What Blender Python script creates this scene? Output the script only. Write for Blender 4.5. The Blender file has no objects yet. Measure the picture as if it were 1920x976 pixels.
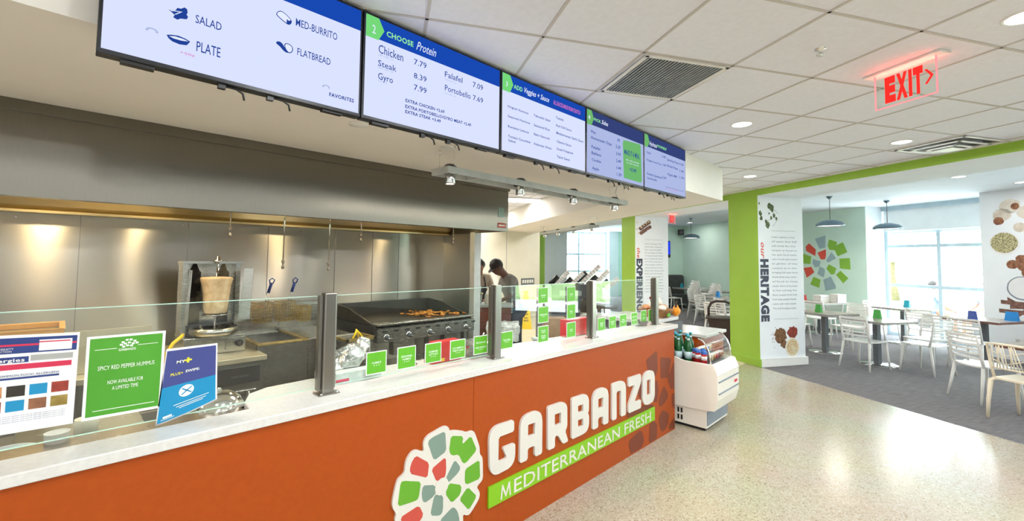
import bpy, bmesh, math, random
from mathutils import Vector, Matrix
random.seed(7)
SC = bpy.context.scene
COL = SC.collection
PI = math.pi
# ---------------------------------------------------------------- materials
def mat(name, col=(.8, .8, .8), rough=.5, metal=0., spec=.5, emit=None, es=0., alpha=1., trans=0., coat=0.):
    m = bpy.data.materials.new(name); m.use_nodes = True
    b = m.node_tree.nodes['Principled BSDF']
    b.inputs['Base Color'].default_value = (*col, 1)
    b.inputs['Roughness'].default_value = rough
    b.inputs['Metallic'].default_value = metal
    b.inputs['Specular IOR Level'].default_value = spec
    b.inputs['Transmission Weight'].default_value = trans
    b.inputs['Coat Weight'].default_value = coat
    if emit:
        b.inputs['Emission Color'].default_value = (*emit, 1); b.inputs['Emission Strength'].default_value = es
    return m
def noise_mat(name, c1, c2, scale=8., rough=.5, metal=0., stretch=(1, 1, 1), lo=.35, hi=.65, bump=0., detail=4., spec=.5, rot=0., rvar=0.):
    m = mat(name, c1, rough, metal, spec); nt = m.node_tree; b = nt.nodes['Principled BSDF']
    tc = nt.nodes.new('ShaderNodeTexCoord'); mp = nt.nodes.new('ShaderNodeMapping')
    mp.inputs['Scale'].default_value = stretch; mp.inputs['Rotation'].default_value = (0, 0, rot)
    n = nt.nodes.new('ShaderNodeTexNoise'); n.inputs['Scale'].default_value = scale; n.inputs['Detail'].default_value = detail
    r = nt.nodes.new('ShaderNodeValToRGB')
    r.color_ramp.elements[0].position = lo; r.color_ramp.elements[1].position = hi
    r.color_ramp.elements[0].color = (*c1, 1); r.color_ramp.elements[1].color = (*c2, 1)
    L = nt.links.new
    L(tc.outputs['Object'], mp.inputs[0]); L(mp.outputs[0], n.inputs['Vector']); L(n.outputs['Fac'], r.inputs[0]); L(r.outputs[0], b.inputs['Base Color'])
    if bump:
        bp = nt.nodes.new('ShaderNodeBump'); bp.inputs['Strength'].default_value = bump; bp.inputs['Distance'].default_value = .01
        L(n.outputs['Fac'], bp.inputs['Height']); L(bp.outputs[0], b.inputs['Normal'])
    if rvar:
        mr = nt.nodes.new('ShaderNodeMapRange'); mr.inputs['To Min'].default_value = rough - rvar; mr.inputs['To Max'].default_value = rough + rvar
        L(n.outputs['Fac'], mr.inputs['Value']); L(mr.outputs[0], b.inputs['Roughness'])
    return m
def steel(name, col, rough, stretch=(1, 1, 60), wave=.0, wscale=1.2, aniso=0., tan=(1, 0, 0)):
    """brushed sheet steel: fine streaks and a slightly buckled surface"""
    m = noise_mat(name, tuple(c * .96 for c in col), col, 14., rough, 1., stretch, .3, .7, 0., 3., rvar=.015)
    if aniso:
        nt = m.node_tree; b = nt.nodes['Principled BSDF']; b.inputs['Anisotropic'].default_value = aniso
        cx = nt.nodes.new('ShaderNodeCombineXYZ')
        for i in range(3): cx.inputs[i].default_value = tan[i]
        nt.links.new(cx.outputs[0], b.inputs['Tangent'])
    if wave:
        nt = m.node_tree; b = nt.nodes['Principled BSDF']
        tc = nt.nodes.new('ShaderNodeTexCoord'); n = nt.nodes.new('ShaderNodeTexNoise'); n.inputs['Scale'].default_value = wscale; n.inputs['Detail'].default_value = 0.
        bp = nt.nodes.new('ShaderNodeBump'); bp.inputs['Strength'].default_value = wave; bp.inputs['Distance'].default_value = .1
        nt.links.new(tc.outputs['Object'], n.inputs['Vector']); nt.links.new(n.outputs['Fac'], bp.inputs['Height']); nt.links.new(bp.outputs[0], b.inputs['Normal'])
    return m
def glass_mat(name, tint=(.93, .98, .95), refl=.12, rough=0.):
    """thin pane: mostly see-through with a mirror layer that grows at grazing angles"""
    m = bpy.data.materials.new(name); m.use_nodes = True; nt = m.node_tree; nt.nodes.clear()
    o = nt.nodes.new('ShaderNodeOutputMaterial'); mx = nt.nodes.new('ShaderNodeMixShader')
    t = nt.nodes.new('ShaderNodeBsdfTransparent'); t.inputs[0].default_value = (*tint, 1)
    g = nt.nodes.new('ShaderNodeBsdfGlossy'); g.inputs['Roughness'].default_value = rough; g.inputs['Color'].default_value = (1, 1, 1, 1)
    f = nt.nodes.new('ShaderNodeFresnel'); f.inputs['IOR'].default_value = 1.5
    k = nt.nodes.new('ShaderNodeMath'); k.operation = 'MULTIPLY'; k.inputs[1].default_value = refl / .12; k.use_clamp = True
    L = nt.links.new
    gm = nt.nodes.new('ShaderNodeNewGeometry'); iv = nt.nodes.new('ShaderNodeMath'); iv.operation = 'SUBTRACT'; iv.inputs[0].default_value = 1.
    pr = nt.nodes.new('ShaderNodeMath'); pr.operation = 'MULTIPLY'
    L(gm.outputs['Backfacing'], iv.inputs[1]); L(f.outputs[0], k.inputs[0]); L(k.outputs[0], pr.inputs[0]); L(iv.outputs[0], pr.inputs[1]); L(pr.outputs[0], mx.inputs[0]); L(t.outputs[0], mx.inputs[1]); L(g.outputs[0], mx.inputs[2]); L(mx.outputs[0], o.inputs[0])
    return m
def emit_mat(name, col, s):
    m = bpy.data.materials.new(name); m.use_nodes = True; nt = m.node_tree; nt.nodes.clear()
    o = nt.nodes.new('ShaderNodeOutputMaterial'); e = nt.nodes.new('ShaderNodeEmission')
    e.inputs[0].default_value = (*col, 1); e.inputs[1].default_value = s; nt.links.new(e.outputs[0], o.inputs[0]); return m
def S(r, g, b):
    """8-bit sRGB to linear"""
    f = lambda v: ((v / 255 + .055) / 1.055) ** 2.4 if v > 10 else v / 255 / 12.92
    return (f(r), f(g), f(b))
def terrazzo():
    m = mat('terrazzo', S(206, 196, 176), .2, 0, .5); nt = m.node_tree; b = nt.nodes['Principled BSDF']; L = nt.links.new
    tc = nt.nodes.new('ShaderNodeTexCoord')
    v = nt.nodes.new('ShaderNodeTexVoronoi'); v.inputs['Scale'].default_value = 120.
    r = nt.nodes.new('ShaderNodeValToRGB'); e = r.color_ramp.elements
    e[0].position = 0.; e[0].color = (*S(138, 120, 96), 1); e[1].position = .14; e[1].color = (*S(178, 167, 144), 1)
    for p, c in ((.45, S(188, 178, 156)), (.7, S(180, 169, 146)), (.88, S(200, 191, 172))):
        q = e.new(p); q.color = (*c, 1)
    s = nt.nodes.new('ShaderNodeSeparateColor')
    L(tc.outputs['Object'], v.inputs['Vector']); L(v.outputs['Color'], s.inputs[0]); L(s.outputs[0], r.inputs[0])
    n = nt.nodes.new('ShaderNodeTexNoise'); n.inputs['Scale'].default_value = 1.3
    mx = nt.nodes.new('ShaderNodeMix'); mx.data_type = 'RGBA'; mx.blend_type = 'MULTIPLY'; mx.inputs[0].default_value = .25
    L(tc.outputs['Object'], n.inputs['Vector']); L(r.outputs[0], mx.inputs[6]); L(n.outputs['Color'], mx.inputs[7]); L(mx.outputs[2], b.inputs['Base Color'])
    return m
def carpet():
    m = noise_mat('carpet', S(100, 97, 98), S(136, 133, 134), 5., .95, 0., (.9, .055, 1), .3, .7, .15, 6., .1, rot=math.radians(-30))
    m.node_tree.nodes['Mapping'].vector_type = 'TEXTURE'; return m
M = {}
def mk():
    M['ceil'] = noise_mat('ceiling_tile', S(234, 235, 242), S(238, 239, 246), 30, .9)
    M['grid'] = mat('ceiling_bar', S(200, 194, 188), .6)
    M['lowceil'] = noise_mat('low_ceiling_paint', S(240, 233, 224), S(243, 236, 227), 2, .85)
    M['fascia'] = noise_mat('fascia_paint', S(236, 232, 224), S(240, 236, 228), 3, .8)
    M['whitewall'] = noise_mat('white_wall_paint', S(234, 238, 241), S(238, 242, 245), 3, .8)
    M['cream'] = noise_mat('cream_wall_panel', S(232, 226, 208), S(236, 230, 212), 3, .5)
    M['mint'] = noise_mat('mint_wall_paint', S(212, 238, 224), S(216, 242, 228), 3, .8)
    M['graywall'] = noise_mat('grey_wall_paint', S(196, 204, 204), S(200, 208, 208), 3, .8)
    M['green'] = noise_mat('lime_green_paint', S(150, 190, 62), S(154, 194, 66), 3, .55)
    M['dininceil'] = noise_mat('dining_ceiling_paint', S(226, 232, 236), S(230, 236, 240), 3, .9)
    M['terr'] = terrazzo(); M['carpet'] = carpet()
    M['kfloor'] = noise_mat('kitchen_floor_tile', S(208, 194, 168), S(220, 206, 180), 6, .4)
    M['orange'] = noise_mat('orange_laminate', S(164, 69, 6), S(168, 72, 8), 40, .5, spec=.3)
    M['maroon'] = mat('translucent_brown_print', S(120, 56, 32), .5, spec=.3)
    M['slab'] = noise_mat('white_quartz', S(212, 210, 206), S(220, 218, 214), 60, .18)
    M['white'] = noise_mat('white_plastic', S(234, 232, 226), S(238, 236, 230), 5, .4)
    M['letter'] = noise_mat('white_letter', S(216, 212, 203), S(220, 216, 207), 5, .45)
    M['lime'] = mat('lime_print', S(130, 190, 18), .45)
    M['pgreen'] = mat('petal_green', S(98, 164, 38), .5); M['pslate'] = mat('petal_slate', S(122, 144, 132), .5); M['pred'] = mat('petal_red', S(196, 74, 60), .5)
    M['wslate'] = mat('wall_petal_slate', S(158, 186, 192), .6); M['wred'] = mat('wall_petal_red', S(226, 84, 66), .6); M['wgreen'] = mat('wall_petal_green', S(140, 192, 66), .6)
    M['steel'] = steel('brushed_steel', (.50, .485, .44), .27, (1, 1, 40))
    M['wallsteel'] = steel('steel_wall_sheet', (.52, .50, .445), .31, (1, 1, 40), .7, 1.3, .93, (0, 0, 1))
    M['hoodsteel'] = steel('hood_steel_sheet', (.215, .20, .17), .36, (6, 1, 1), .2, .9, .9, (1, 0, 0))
    M['innersteel'] = steel('hood_inner_steel', (.62, .52, .30), .35, (1, 1, 30))
    M['darksteel'] = steel('dark_steel', (.30, .285, .26), .36, (1, 1, 30))
    M['poststeel'] = steel('post_steel', (.34, .315, .29), .3, (30, 30, 1))
    M['chrome'] = mat('chrome', (.8, .8, .78), .12, 1.)
    M['black'] = noise_mat('black_plastic', S(24, 24, 26), S(30, 30, 32), 20, .4)
    M['cast'] = noise_mat('seasoned_iron', S(42, 38, 32), S(58, 52, 44), 12, .45)
    M['darkgrey'] = noise_mat('dark_grey_paint', S(66, 68, 72), S(72, 74, 78), 10, .5)
    M['glass'] = glass_mat('clear_glass', (.95, .985, .965), .21)
    M['wglass'] = glass_mat('window_glass', (.97, .99, .99), .06)
    M['glassedge'] = mat('glass_edge', S(190, 225, 210), .2)
    M['tagg'] = noise_mat('tag_green', S(92, 172, 30), S(98, 178, 36), 10, .45)
    M['paper'] = noise_mat('white_paper', S(232, 231, 232), S(236, 235, 236), 10, .6)
    M['postg'] = noise_mat('poster_green', S(72, 152, 36), S(78, 158, 42), 5, .5)
    M['navy'] = mat('navy_print', S(34, 58, 124), .5); M['purple'] = mat('indigo_print', S(66, 74, 138), .3); M['cyan'] = mat('cyan_print', S(22, 140, 190), .3)
    M['redprint'] = mat('red_print', S(206, 44, 80), .5); M['greyprint'] = mat('grey_print', S(170, 170, 166), .5); M['yellowprint'] = mat('yellow_print', S(222, 214, 60), .5)
    M['redp'] = noise_mat('red_plastic', S(206, 34, 34), S(214, 40, 40), 10, .3)
    M['bezel'] = noise_mat('screen_bezel', S(20, 22, 30), S(26, 28, 36), 10, .35)
    M['scrw'] = emit_mat('screen_white', S(214, 222, 252), 1.02); M['scrw2'] = emit_mat('screen_dim_white', S(172, 184, 226), 1.0)
    M['scrb'] = emit_mat('screen_blue', S(24, 72, 176), 1.0); M['scrd'] = emit_mat('screen_dark_blue', S(52, 66, 120), 1.0)
    M['scrg'] = emit_mat('screen_green', S(116, 214, 120), 1.0); M['scrg2'] = emit_mat('screen_leaf_green', S(110, 182, 110), 1.0)
    M['tb'] = emit_mat('screen_text_blue', S(34, 66, 150), 1.0); M['tp'] = emit_mat('screen_text_pink', S(220, 120, 190), 1.0); M['tg'] = emit_mat('screen_text_grey', S(170, 182, 220), 1.0)
    M['tw'] = emit_mat('screen_text_white', S(226, 234, 255), 1.0); M['tG'] = emit_mat('screen_text_green', S(150, 236, 160), 1.0)
    M['lamp'] = emit_mat('lamp_lens', (1., .96, .9), 9.); M['lampw'] = emit_mat('warm_lens', (1., .93, .8), 9.)
    M['tube'] = emit_mat('troffer_lens', (1., .98, .94), 4.)
    M['exitred'] = emit_mat('exit_letters', (1., .02, .015), 1.6)
    M['exitglow'] = emit_mat('exit_edge', (1., .28, .30), 1.3)
    M['pend'] = noise_mat('slate_blue_enamel', S(96, 122, 138), S(104, 130, 146), 5, .35)
    M['chair'] = noise_mat('white_chair_plastic', S(226, 224, 218), S(232, 230, 224), 5, .4)
    M['creamchair'] = noise_mat('cream_chair_plastic', S(236, 222, 196), S(240, 227, 202), 5, .4)
    M['ttop'] = noise_mat('grey_wood_laminate', S(150, 140, 130), S(176, 166, 156), 6, .22, stretch=(1, 12, 1))
    M['tedgeg'] = noise_mat('grey_table_edge', S(136, 132, 130), S(150, 146, 142), 10, .4)
    M['tedge'] = noise_mat('brown_wood_edge', S(96, 56, 44), S(120, 70, 56), 10, .4)
    M['tpost'] = noise_mat('grey_metal_post', S(92, 96, 100), S(100, 104, 108), 5, .4)
    M['meat'] = noise_mat('raw_meat_cone', S(200, 168, 122), S(232, 208, 166), 22, .6, 0, (1, 1, 1), .3, .7, .5)
    M['soot'] = noise_mat('sooty_steel', S(34, 26, 18), S(150, 136, 104), 4, .45, .6, (1, 1, 1), .5, .68)
    M['brass'] = noise_mat('oiled_wire', S(150, 128, 70), S(190, 166, 100), 20, .35, .7)
    M['food'] = noise_mat('grilled_chicken', S(120, 62, 22), S(226, 160, 60), 40, .5)
    M['foil'] = noise_mat('foil', S(150, 150, 148), S(235, 235, 235), 14, .25, .8, bump=1.)
    M['bag'] = noise_mat('cloudy_bag_film', S(190, 200, 196), S(236, 240, 238), 14, .3, 0, bump=1.)
    M['yellow'] = noise_mat('yellow_plastic', S(240, 200, 16), S(246, 206, 22), 10, .4)
    M['redwood'] = noise_mat('reddish_wood_laminate', S(106, 50, 34), S(132, 66, 46), 5, .4, stretch=(1, 1, 8))
    M['skin'] = noise_mat('brown_skin', S(94, 58, 44), S(104, 66, 50), 12, .5); M['skin2'] = noise_mat('tan_skin', S(150, 102, 78), S(160, 112, 88), 12, .5)
    M['hair'] = noise_mat('dark_hair', S(24, 18, 16), S(40, 30, 26), 40, .6)
    M['shirt'] = noise_mat('tan_shirt_cloth', S(186, 172, 154), S(198, 184, 166), 30, .9); M['gshirt'] = noise_mat('grey_shirt_cloth', S(128, 124, 118), S(144, 140, 134), 30, .9)
    M['apron'] = noise_mat('black_cloth', S(30, 28, 30), S(38, 36, 38), 30, .9); M['jeans'] = noise_mat('navy_cloth', S(34, 44, 62), S(46, 58, 78), 30, .9)
    M['bottle'] = mat('green_bottle_glass', S(28, 96, 48), .08, 0, .6, trans=.25); M['blabel'] = noise_mat('pale_blue_label', S(176, 200, 206), S(186, 210, 216), 20, .5)
    M['can'] = mat('red_can', S(200, 40, 40), .3, .2); M['canb'] = mat('blue_can_top', S(60, 110, 190), .3, .3)
    M['casew'] = noise_mat('white_enamel', S(236, 230, 218), S(240, 234, 222), 4, .35)
    M['caseg'] = noise_mat('grey_louvre', S(120, 130, 142), S(130, 140, 152), 5, .4)
    M['wicker'] = noise_mat('wicker', S(150, 102, 56), S(196, 148, 92), 60, .7, 0, (1, 1, 3), .4, .6, .8)
    M['bread'] = noise_mat('bread_crust', S(176, 108, 62), S(226, 178, 130), 14, .7)
    M['chips'] = mat('cellophane_bag', S(232, 226, 216), .2)
    M['espresso'] = noise_mat('dark_brown_plastic', S(52, 38, 34), S(60, 46, 42), 6, .35)
    M['booth'] = noise_mat('charcoal_vinyl', S(66, 68, 66), S(78, 80, 78), 8, .5)
    M['cardg'] = noise_mat('green_card', S(60, 160, 60), S(70, 170, 70), 10, .4); M['cardt'] = noise_mat('teal_card', S(24, 150, 176), S(34, 160, 186), 10, .4)
    M['cardn'] = noise_mat('navy_card', S(58, 80, 156), S(68, 90, 166), 10, .4); M['cardb'] = noise_mat('blue_card', S(16, 130, 206), S(24, 138, 214), 10, .4); M['cardr'] = noise_mat('red_card', S(200, 60, 60), S(210, 70, 70), 10, .4)
    M['textd'] = mat('charcoal_letters', S(62, 64, 82), .6); M['textr'] = mat('red_script', S(222, 92, 70), .6); M['textg'] = mat('small_grey_print', S(120, 120, 126), .6)
    M['texw'] = mat('white_print', S(240, 246, 236), .5); M['texk'] = mat('black_print', S(20, 20, 20), .5); M['texb'] = mat('blue_print', S(60, 70, 140), .5)
    M['herb'] = noise_mat('dark_green_herb', S(66, 84, 48), S(110, 124, 80), 30, .7); M['spice1'] = noise_mat('brown_spice', S(96, 66, 40), S(140, 100, 64), 30, .8)
    M['spice2'] = noise_mat('red_spice', S(120, 44, 34), S(160, 64, 50), 30, .8); M['hummus'] = noise_mat('hummus', S(206, 190, 148), S(226, 212, 174), 12, .6)
    M['mush'] = noise_mat('mushroom_print', S(200, 186, 168), S(232, 224, 212), 6, .7); M['seeds'] = noise_mat('mixed_seeds', S(96, 88, 52), S(216, 206, 160), 60, .7, detail=2)
    M['nut'] = noise_mat('nutmeg_print', S(120, 74, 50), S(164, 112, 80), 20, .7); M['cinn'] = noise_mat('cinnamon_print', S(100, 70, 62), S(140, 100, 88), 20, .7)
    M['frame'] = noise_mat('pale_window_frame', S(176, 196, 206), S(186, 206, 216), 5, .5); M['shade'] = noise_mat('white_roller_shade', S(236, 240, 242), S(240, 244, 246), 5, .8)
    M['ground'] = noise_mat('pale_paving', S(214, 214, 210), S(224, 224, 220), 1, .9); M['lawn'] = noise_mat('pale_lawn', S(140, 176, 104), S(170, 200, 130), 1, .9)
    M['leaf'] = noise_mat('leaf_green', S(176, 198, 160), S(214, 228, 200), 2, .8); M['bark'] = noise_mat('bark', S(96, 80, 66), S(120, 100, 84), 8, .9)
    M['outcloth'] = noise_mat('blue_grey_cloth', S(96, 110, 150), S(110, 124, 164), 8, .9)
    M['tvblue'] = emit_mat('tv_blue', S(30, 60, 220), 1.2)
    M['towel'] = noise_mat('blue_towel', S(40, 74, 120), S(56, 92, 140), 20, .9); M['orangep'] = noise_mat('orange_plastic', S(240, 150, 20), S(246, 160, 30), 10, .4)
    M['lightgrey'] = noise_mat('light_grey_plastic', S(170, 174, 172), S(182, 186, 184), 10, .4); M['sauce'] = noise_mat('cloudy_bottle', S(206, 200, 180), S(216, 210, 190), 10, .4)
    M['card'] = noise_mat('cardboard', S(170, 134, 98), S(184, 148, 110), 10, .8); M['cup'] = noise_mat('cup_white', S(238, 232, 226), S(242, 238, 232), 10, .5)
    M['hose'] = mat('yellow_hose', S(226, 190, 30), .4); M['smoke'] = mat('amber_tray', S(196, 136, 54), .4); M['amber'] = mat('amber_crate', S(150, 126, 78), .3, trans=.3)
    M['beigep'] = noise_mat('steel_lid_sheet', (.60, .52, .36), (.64, .56, .40), 3, .35, .7)
mk()
# ---------------------------------------------------------------- mesh builder
SPLIT = {'side_post', 'bottom_bracket', 'glass_channel', 'bolt', 'cable_tail', 'side_panel', 'ear', 'eye', 'apron_strap', 'grease_drawer', 'door', 'shoe', 'screw_head', 'lamp_housing', 'red_label', 'burner_panel', 'ladle_handle', 'front_groove', 'pan_frame', 'handle_rod'}
class MB:
    def __init__(s): s.b = bmesh.new()
    def _add(s, vs, fs, mx=None, mi=0, sm=False):
        v = [s.b.verts.new(mx @ Vector(p) if mx else p) for p in vs]
        for f in fs:
            try:
                q = s.b.faces.new([v[i] for i in f]); q.material_index = mi; q.smooth = sm
            except ValueError: pass
        return v
    def box(s, x0, x1, y0, y1, z0, z1, mx=None, mi=0):
        vs = [(x, y, z) for x in (x0, x1) for y in (y0, y1) for z in (z0, z1)]
        s._add(vs, [(0, 1, 3, 2), (4, 6, 7, 5), (0, 4, 5, 1), (2, 3, 7, 6), (0, 2, 6, 4), (1, 5, 7, 3)], mx, mi); return s
    def hexa(s, lo, hi, z0, z1, mi=0):
        """bottom quad lo, top quad hi (xy lists)"""
        n = len(lo); vs = [(x, y, z0) for x, y in lo] + [(x, y, z1) for x, y in hi]
        s._add(vs, [tuple(range(n))[::-1], tuple(range(n, 2 * n))] + [(i, (i + 1) % n, n + (i + 1) % n, n + i) for i in range(n)], None, mi); return s
    def cyl(s, p, q, r, r2=None, n=16, mi=0, cap=True, sm=True):
        p = Vector(p); q = Vector(q); r2 = r if r2 is None else r2; d = (q - p)
        if d.length < 1e-9: return s
        d.normalize(); a = d.orthogonal().normalized(); c = d.cross(a); vs = []
        for (o, rr) in ((p, r), (q, r2)):
            vs += [o + (a * math.cos(2 * PI * i / n) + c * math.sin(2 * PI * i / n)) * rr for i in range(n)]
        v = s._add(vs, [(i, (i + 1) % n, n + (i + 1) % n, n + i) for i in range(n)], None, mi, sm)
        if cap:
            for k in (range(n)[::-1], range(n, 2 * n)):
                f = s.b.faces.new([v[i] for i in k]); f.material_index = mi
        return s
    def lathe(s, prof, c=(0, 0, 0), n=24, mi=0, mx=None, sm=True):
        vs = []; m = len(prof)
        for r, z in prof:
            vs += [(c[0] + max(r, 1e-4) * math.cos(2 * PI * i / n), c[1] + max(r, 1e-4) * math.sin(2 * PI * i / n), c[2] + z) for i in range(n)]
        fs = [(k * n + i, k * n + (i + 1) % n, (k + 1) * n + (i + 1) % n, (k + 1) * n + i) for k in range(m - 1) for i in range(n)]
        s._add(vs, fs, mx, mi, sm); return s
    def tube(s, pts, r, n=8, mi=0, rs=None):
        pts = [Vector(p) for p in pts]; rings = []; prev = None
        for i, p in enumerate(pts):
            d = (pts[min(i + 1, len(pts) - 1)] - pts[max(i - 1, 0)]).normalized()
            a = d.orthogonal().normalized() if prev is None else (prev - d * prev.dot(d)).normalized()
            prev = a; c = d.cross(a); rr = rs[i] if rs else r
            rings.append([s.b.verts.new(p + (a * math.cos(2 * PI * k / n) + c * math.sin(2 * PI * k / n)) * rr) for k in range(n)])
        for A, B in zip(rings, rings[1:]):
            for k in range(n):
                f = s.b.faces.new((A[k], A[(k + 1) % n], B[(k + 1) % n], B[k])); f.smooth = True; f.material_index = mi
        for R_, o in ((rings[0], -1), (rings[-1], 1)):
            f = s.b.faces.new(R_[::o]); f.material_index = mi
        return s
    def sph(s, c, r, sc=(1, 1, 1), n=12, mi=0, mx=None):
        vs = []; fs = []; m = n // 2 + 1
        for j in range(m + 1):
            t = PI * j / m
            vs += [(c[0] + sc[0] * r * math.sin(t + 1e-4) * math.cos(2 * PI * i / n), c[1] + sc[1] * r * math.sin(t + 1e-4) * math.sin(2 * PI * i / n), c[2] + sc[2] * r * math.cos(t)) for i in range(n)]
        for j in range(m):
            for i in range(n): fs.append((j * n + i, (j + 1) * n + i, (j + 1) * n + (i + 1) % n, j * n + (i + 1) % n))
        s._add(vs, fs, mx, mi, True); return s
    def prism(s, poly, f, d0, d1, mi=0):
        """polygon [(a,b)] pushed through f(a,b,d) from d0 to d1 (ngon caps, triangulated)"""
        n = len(poly); A = [s.b.verts.new(f(a, b, d0)) for a, b in poly]; B = [s.b.verts.new(f(a, b, d1)) for a, b in poly]
        fs = [s.b.faces.new(A[::-1]), s.b.faces.new(B)]
        for i in range(n): fs.append(s.b.faces.new((A[i], A[(i + 1) % n], B[(i + 1) % n], B[i])))
        for q in fs: q.material_index = mi; q.normal_update()
        bmesh.ops.triangulate(s.b, faces=fs[:2]); return s
    def build(s, name, m, parent=None, loc=None, rotz=None, bevel=0., smooth=False, mats=None, w=False):
        if name in SPLIT:
            left = set(s.b.verts); isl = []
            while left:
                st = [left.pop()]; comp = [st[0]]
                while st:
                    v = st.pop()
                    for e in v.link_edges:
                        q = e.other_vert(v)
                        if q in left: left.discard(q); st.append(q); comp.append(q)
                isl.append(comp)
            if len(isl) > 1:
                out = []
                for c in isl:
                    cs = set(c); nb = MB(); mp = {v: nb.b.verts.new(v.co) for v in c}
                    for f in s.b.faces:
                        if f.verts[0] in cs:
                            q = nb.b.faces.new([mp[v] for v in f.verts]); q.material_index = f.material_index; q.smooth = f.smooth
                    out.append(nb._build(name, m, parent, loc, rotz, bevel, smooth, mats, w))
                s.b.free(); return out[0]
        return s._build(name, m, parent, loc, rotz, bevel, smooth, mats, w)
    def _build(s, name, m, parent=None, loc=None, rotz=None, bevel=0., smooth=False, mats=None, w=False):
        bmesh.ops.remove_doubles(s.b, verts=s.b.verts, dist=1e-6)
        bmesh.ops.recalc_face_normals(s.b, faces=s.b.faces)
        me = bpy.data.meshes.new(name); s.b.to_mesh(me); s.b.free()
        for q in (mats or [m]): me.materials.append(M[q] if isinstance(q, str) else q)
        if smooth:
            for f in me.polygons: f.use_smooth = True
        o = bpy.data.objects.new(name, me); COL.objects.link(o)
        if parent:
            o.parent = parent
            if w: o.matrix_parent_inverse = (Matrix.Translation(parent.location) @ Matrix.Rotation(parent.rotation_euler.z, 4, 'Z')).inverted()
        if loc: o.location = loc
        if rotz is not None: o.rotation_euler = (0, 0, rotz)
        if bevel:
            b = o.modifiers.new('bevel', 'BEVEL'); b.width = bevel; b.segments = 2; b.limit_method = 'ANGLE'; b.angle_limit = .6
        return o
def tag(o, label, cat, group=None, kind=None):
    if label: o['label'] = label
    if cat: o['category'] = cat
    if group: o['group'] = group
    if kind: o['kind'] = kind
    return o
def struct(o): o['kind'] = 'structure'; return o
def thing(name, label, cat, loc=(0, 0, 0), rotz=0., group=None):
    o = bpy.data.objects.new(name, None); COL.objects.link(o); o.empty_display_size = .1
    o.location = loc; o.rotation_euler = (0, 0, rotz); return tag(o, label, cat, group)
KIDS = {}
def dup(root, loc, rotz, label, group=None, rx=0., ry=0.):
    r = root.copy(); COL.objects.link(r); r.location = loc; r.rotation_euler = (rx, ry, rotz); r['label'] = label
    if group: r['group'] = group
    for ch in list(root.children):
        c = ch.copy(); COL.objects.link(c); c.parent = r
        for g in ch.children:
            d = g.copy(); COL.objects.link(d); d.parent = c
    return r
A30 = math.radians(-30.)
def W(r, b, z=0.):
    return (r * math.cos(A30) + b * math.sin(PI / 6), r * math.sin(A30) + b * math.cos(A30), z)
_tc = {}
def text_geo(s, bold=0.):
    k = (s, bold); sp = 1. + 2.2 * bold
    if k in _tc: return _tc[k]
    c = bpy.data.curves.new('t', 'FONT'); c.body = s; c.resolution_u = 2; c.offset = bold; c.space_character = sp
    o = bpy.data.objects.new('t', c); COL.objects.link(o)
    dg = bpy.context.evaluated_depsgraph_get(); me = bpy.data.meshes.new_from_object(o.evaluated_get(dg))
    vs = [v.co.copy() for v in me.vertices]; fs = [tuple(p.vertices) for p in me.polygons]
    bpy.data.objects.remove(o); bpy.data.curves.remove(c); bpy.data.meshes.remove(me)
    _tc[k] = (vs, fs); return vs, fs
CAP = None
def put_text(mb, s, x0, z0, x1, h, f, mi=0, bold=0., shear=0.):
    """write s from x0 to x1 on baseline z0 with capital height h; f(a,b) -> 3D point"""
    global CAP
    vs, fs = text_geo(s, bold)
    if CAP is None: CAP = max(v.y for v in text_geo('H')[0])
    if not vs: return
    a0 = min(v.x for v in vs); a1 = max(v.x for v in vs); sx = (x1 - x0) / max(a1 - a0, 1e-6); sy = h / CAP
    mb._add([f(x0 + (v.x - a0) * sx + shear * v.y * sy, z0 + v.y * sy) for v in vs], fs, None, mi)
def shape(polys, f, d0, d1, mb, mi=0, res=0):
    """outer polygon with holes, via a filled 2D curve, extruded from d0 to d1 along f(a,b,d)"""
    c = bpy.data.curves.new('s', 'CURVE'); c.dimensions = '2D'; c.fill_mode = 'BOTH'
    for p in polys:
        sp = c.splines.new('POLY'); sp.points.add(len(p) - 1); sp.use_cyclic_u = True
        for q, (x, y) in zip(sp.points, p): q.co = (x, y, 0, 1)
    o = bpy.data.objects.new('s', c); COL.objects.link(o)
    dg = bpy.context.evaluated_depsgraph_get(); me = bpy.data.meshes.new_from_object(o.evaluated_get(dg))
    vs = [v.co.copy() for v in me.vertices]; fs = [tuple(p.vertices) for p in me.polygons]
    bpy.data.objects.remove(o); bpy.data.curves.remove(c); bpy.data.meshes.remove(me)
    mb._add([f(v.x, v.y, d1) for v in vs], fs, None, mi)
    for p in polys:
        n = len(p); V = [f(x, y, d0) for x, y in p] + [f(x, y, d1) for x, y in p]
        mb._add(V, [(i, (i + 1) % n, n + (i + 1) % n, n + i) for i in range(n)], None, mi)
def smoothpoly(p, k=1):
    """one Chaikin pass with small cut: rounds the corners of a polygon"""
    for _ in range(k):
        o = []
        for i in range(len(p)):
            a = p[i - 1]; b = p[i]; c = p[(i + 1) % len(p)]
            for q in (a, c):
                L = math.hypot(q[0] - b[0], q[1] - b[1]); t = min(.3, .012 / max(L, 1e-6))
                o.append((b[0] + (q[0] - b[0]) * t, b[1] + (q[1] - b[1]) * t))
        p = o
    return p
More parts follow.
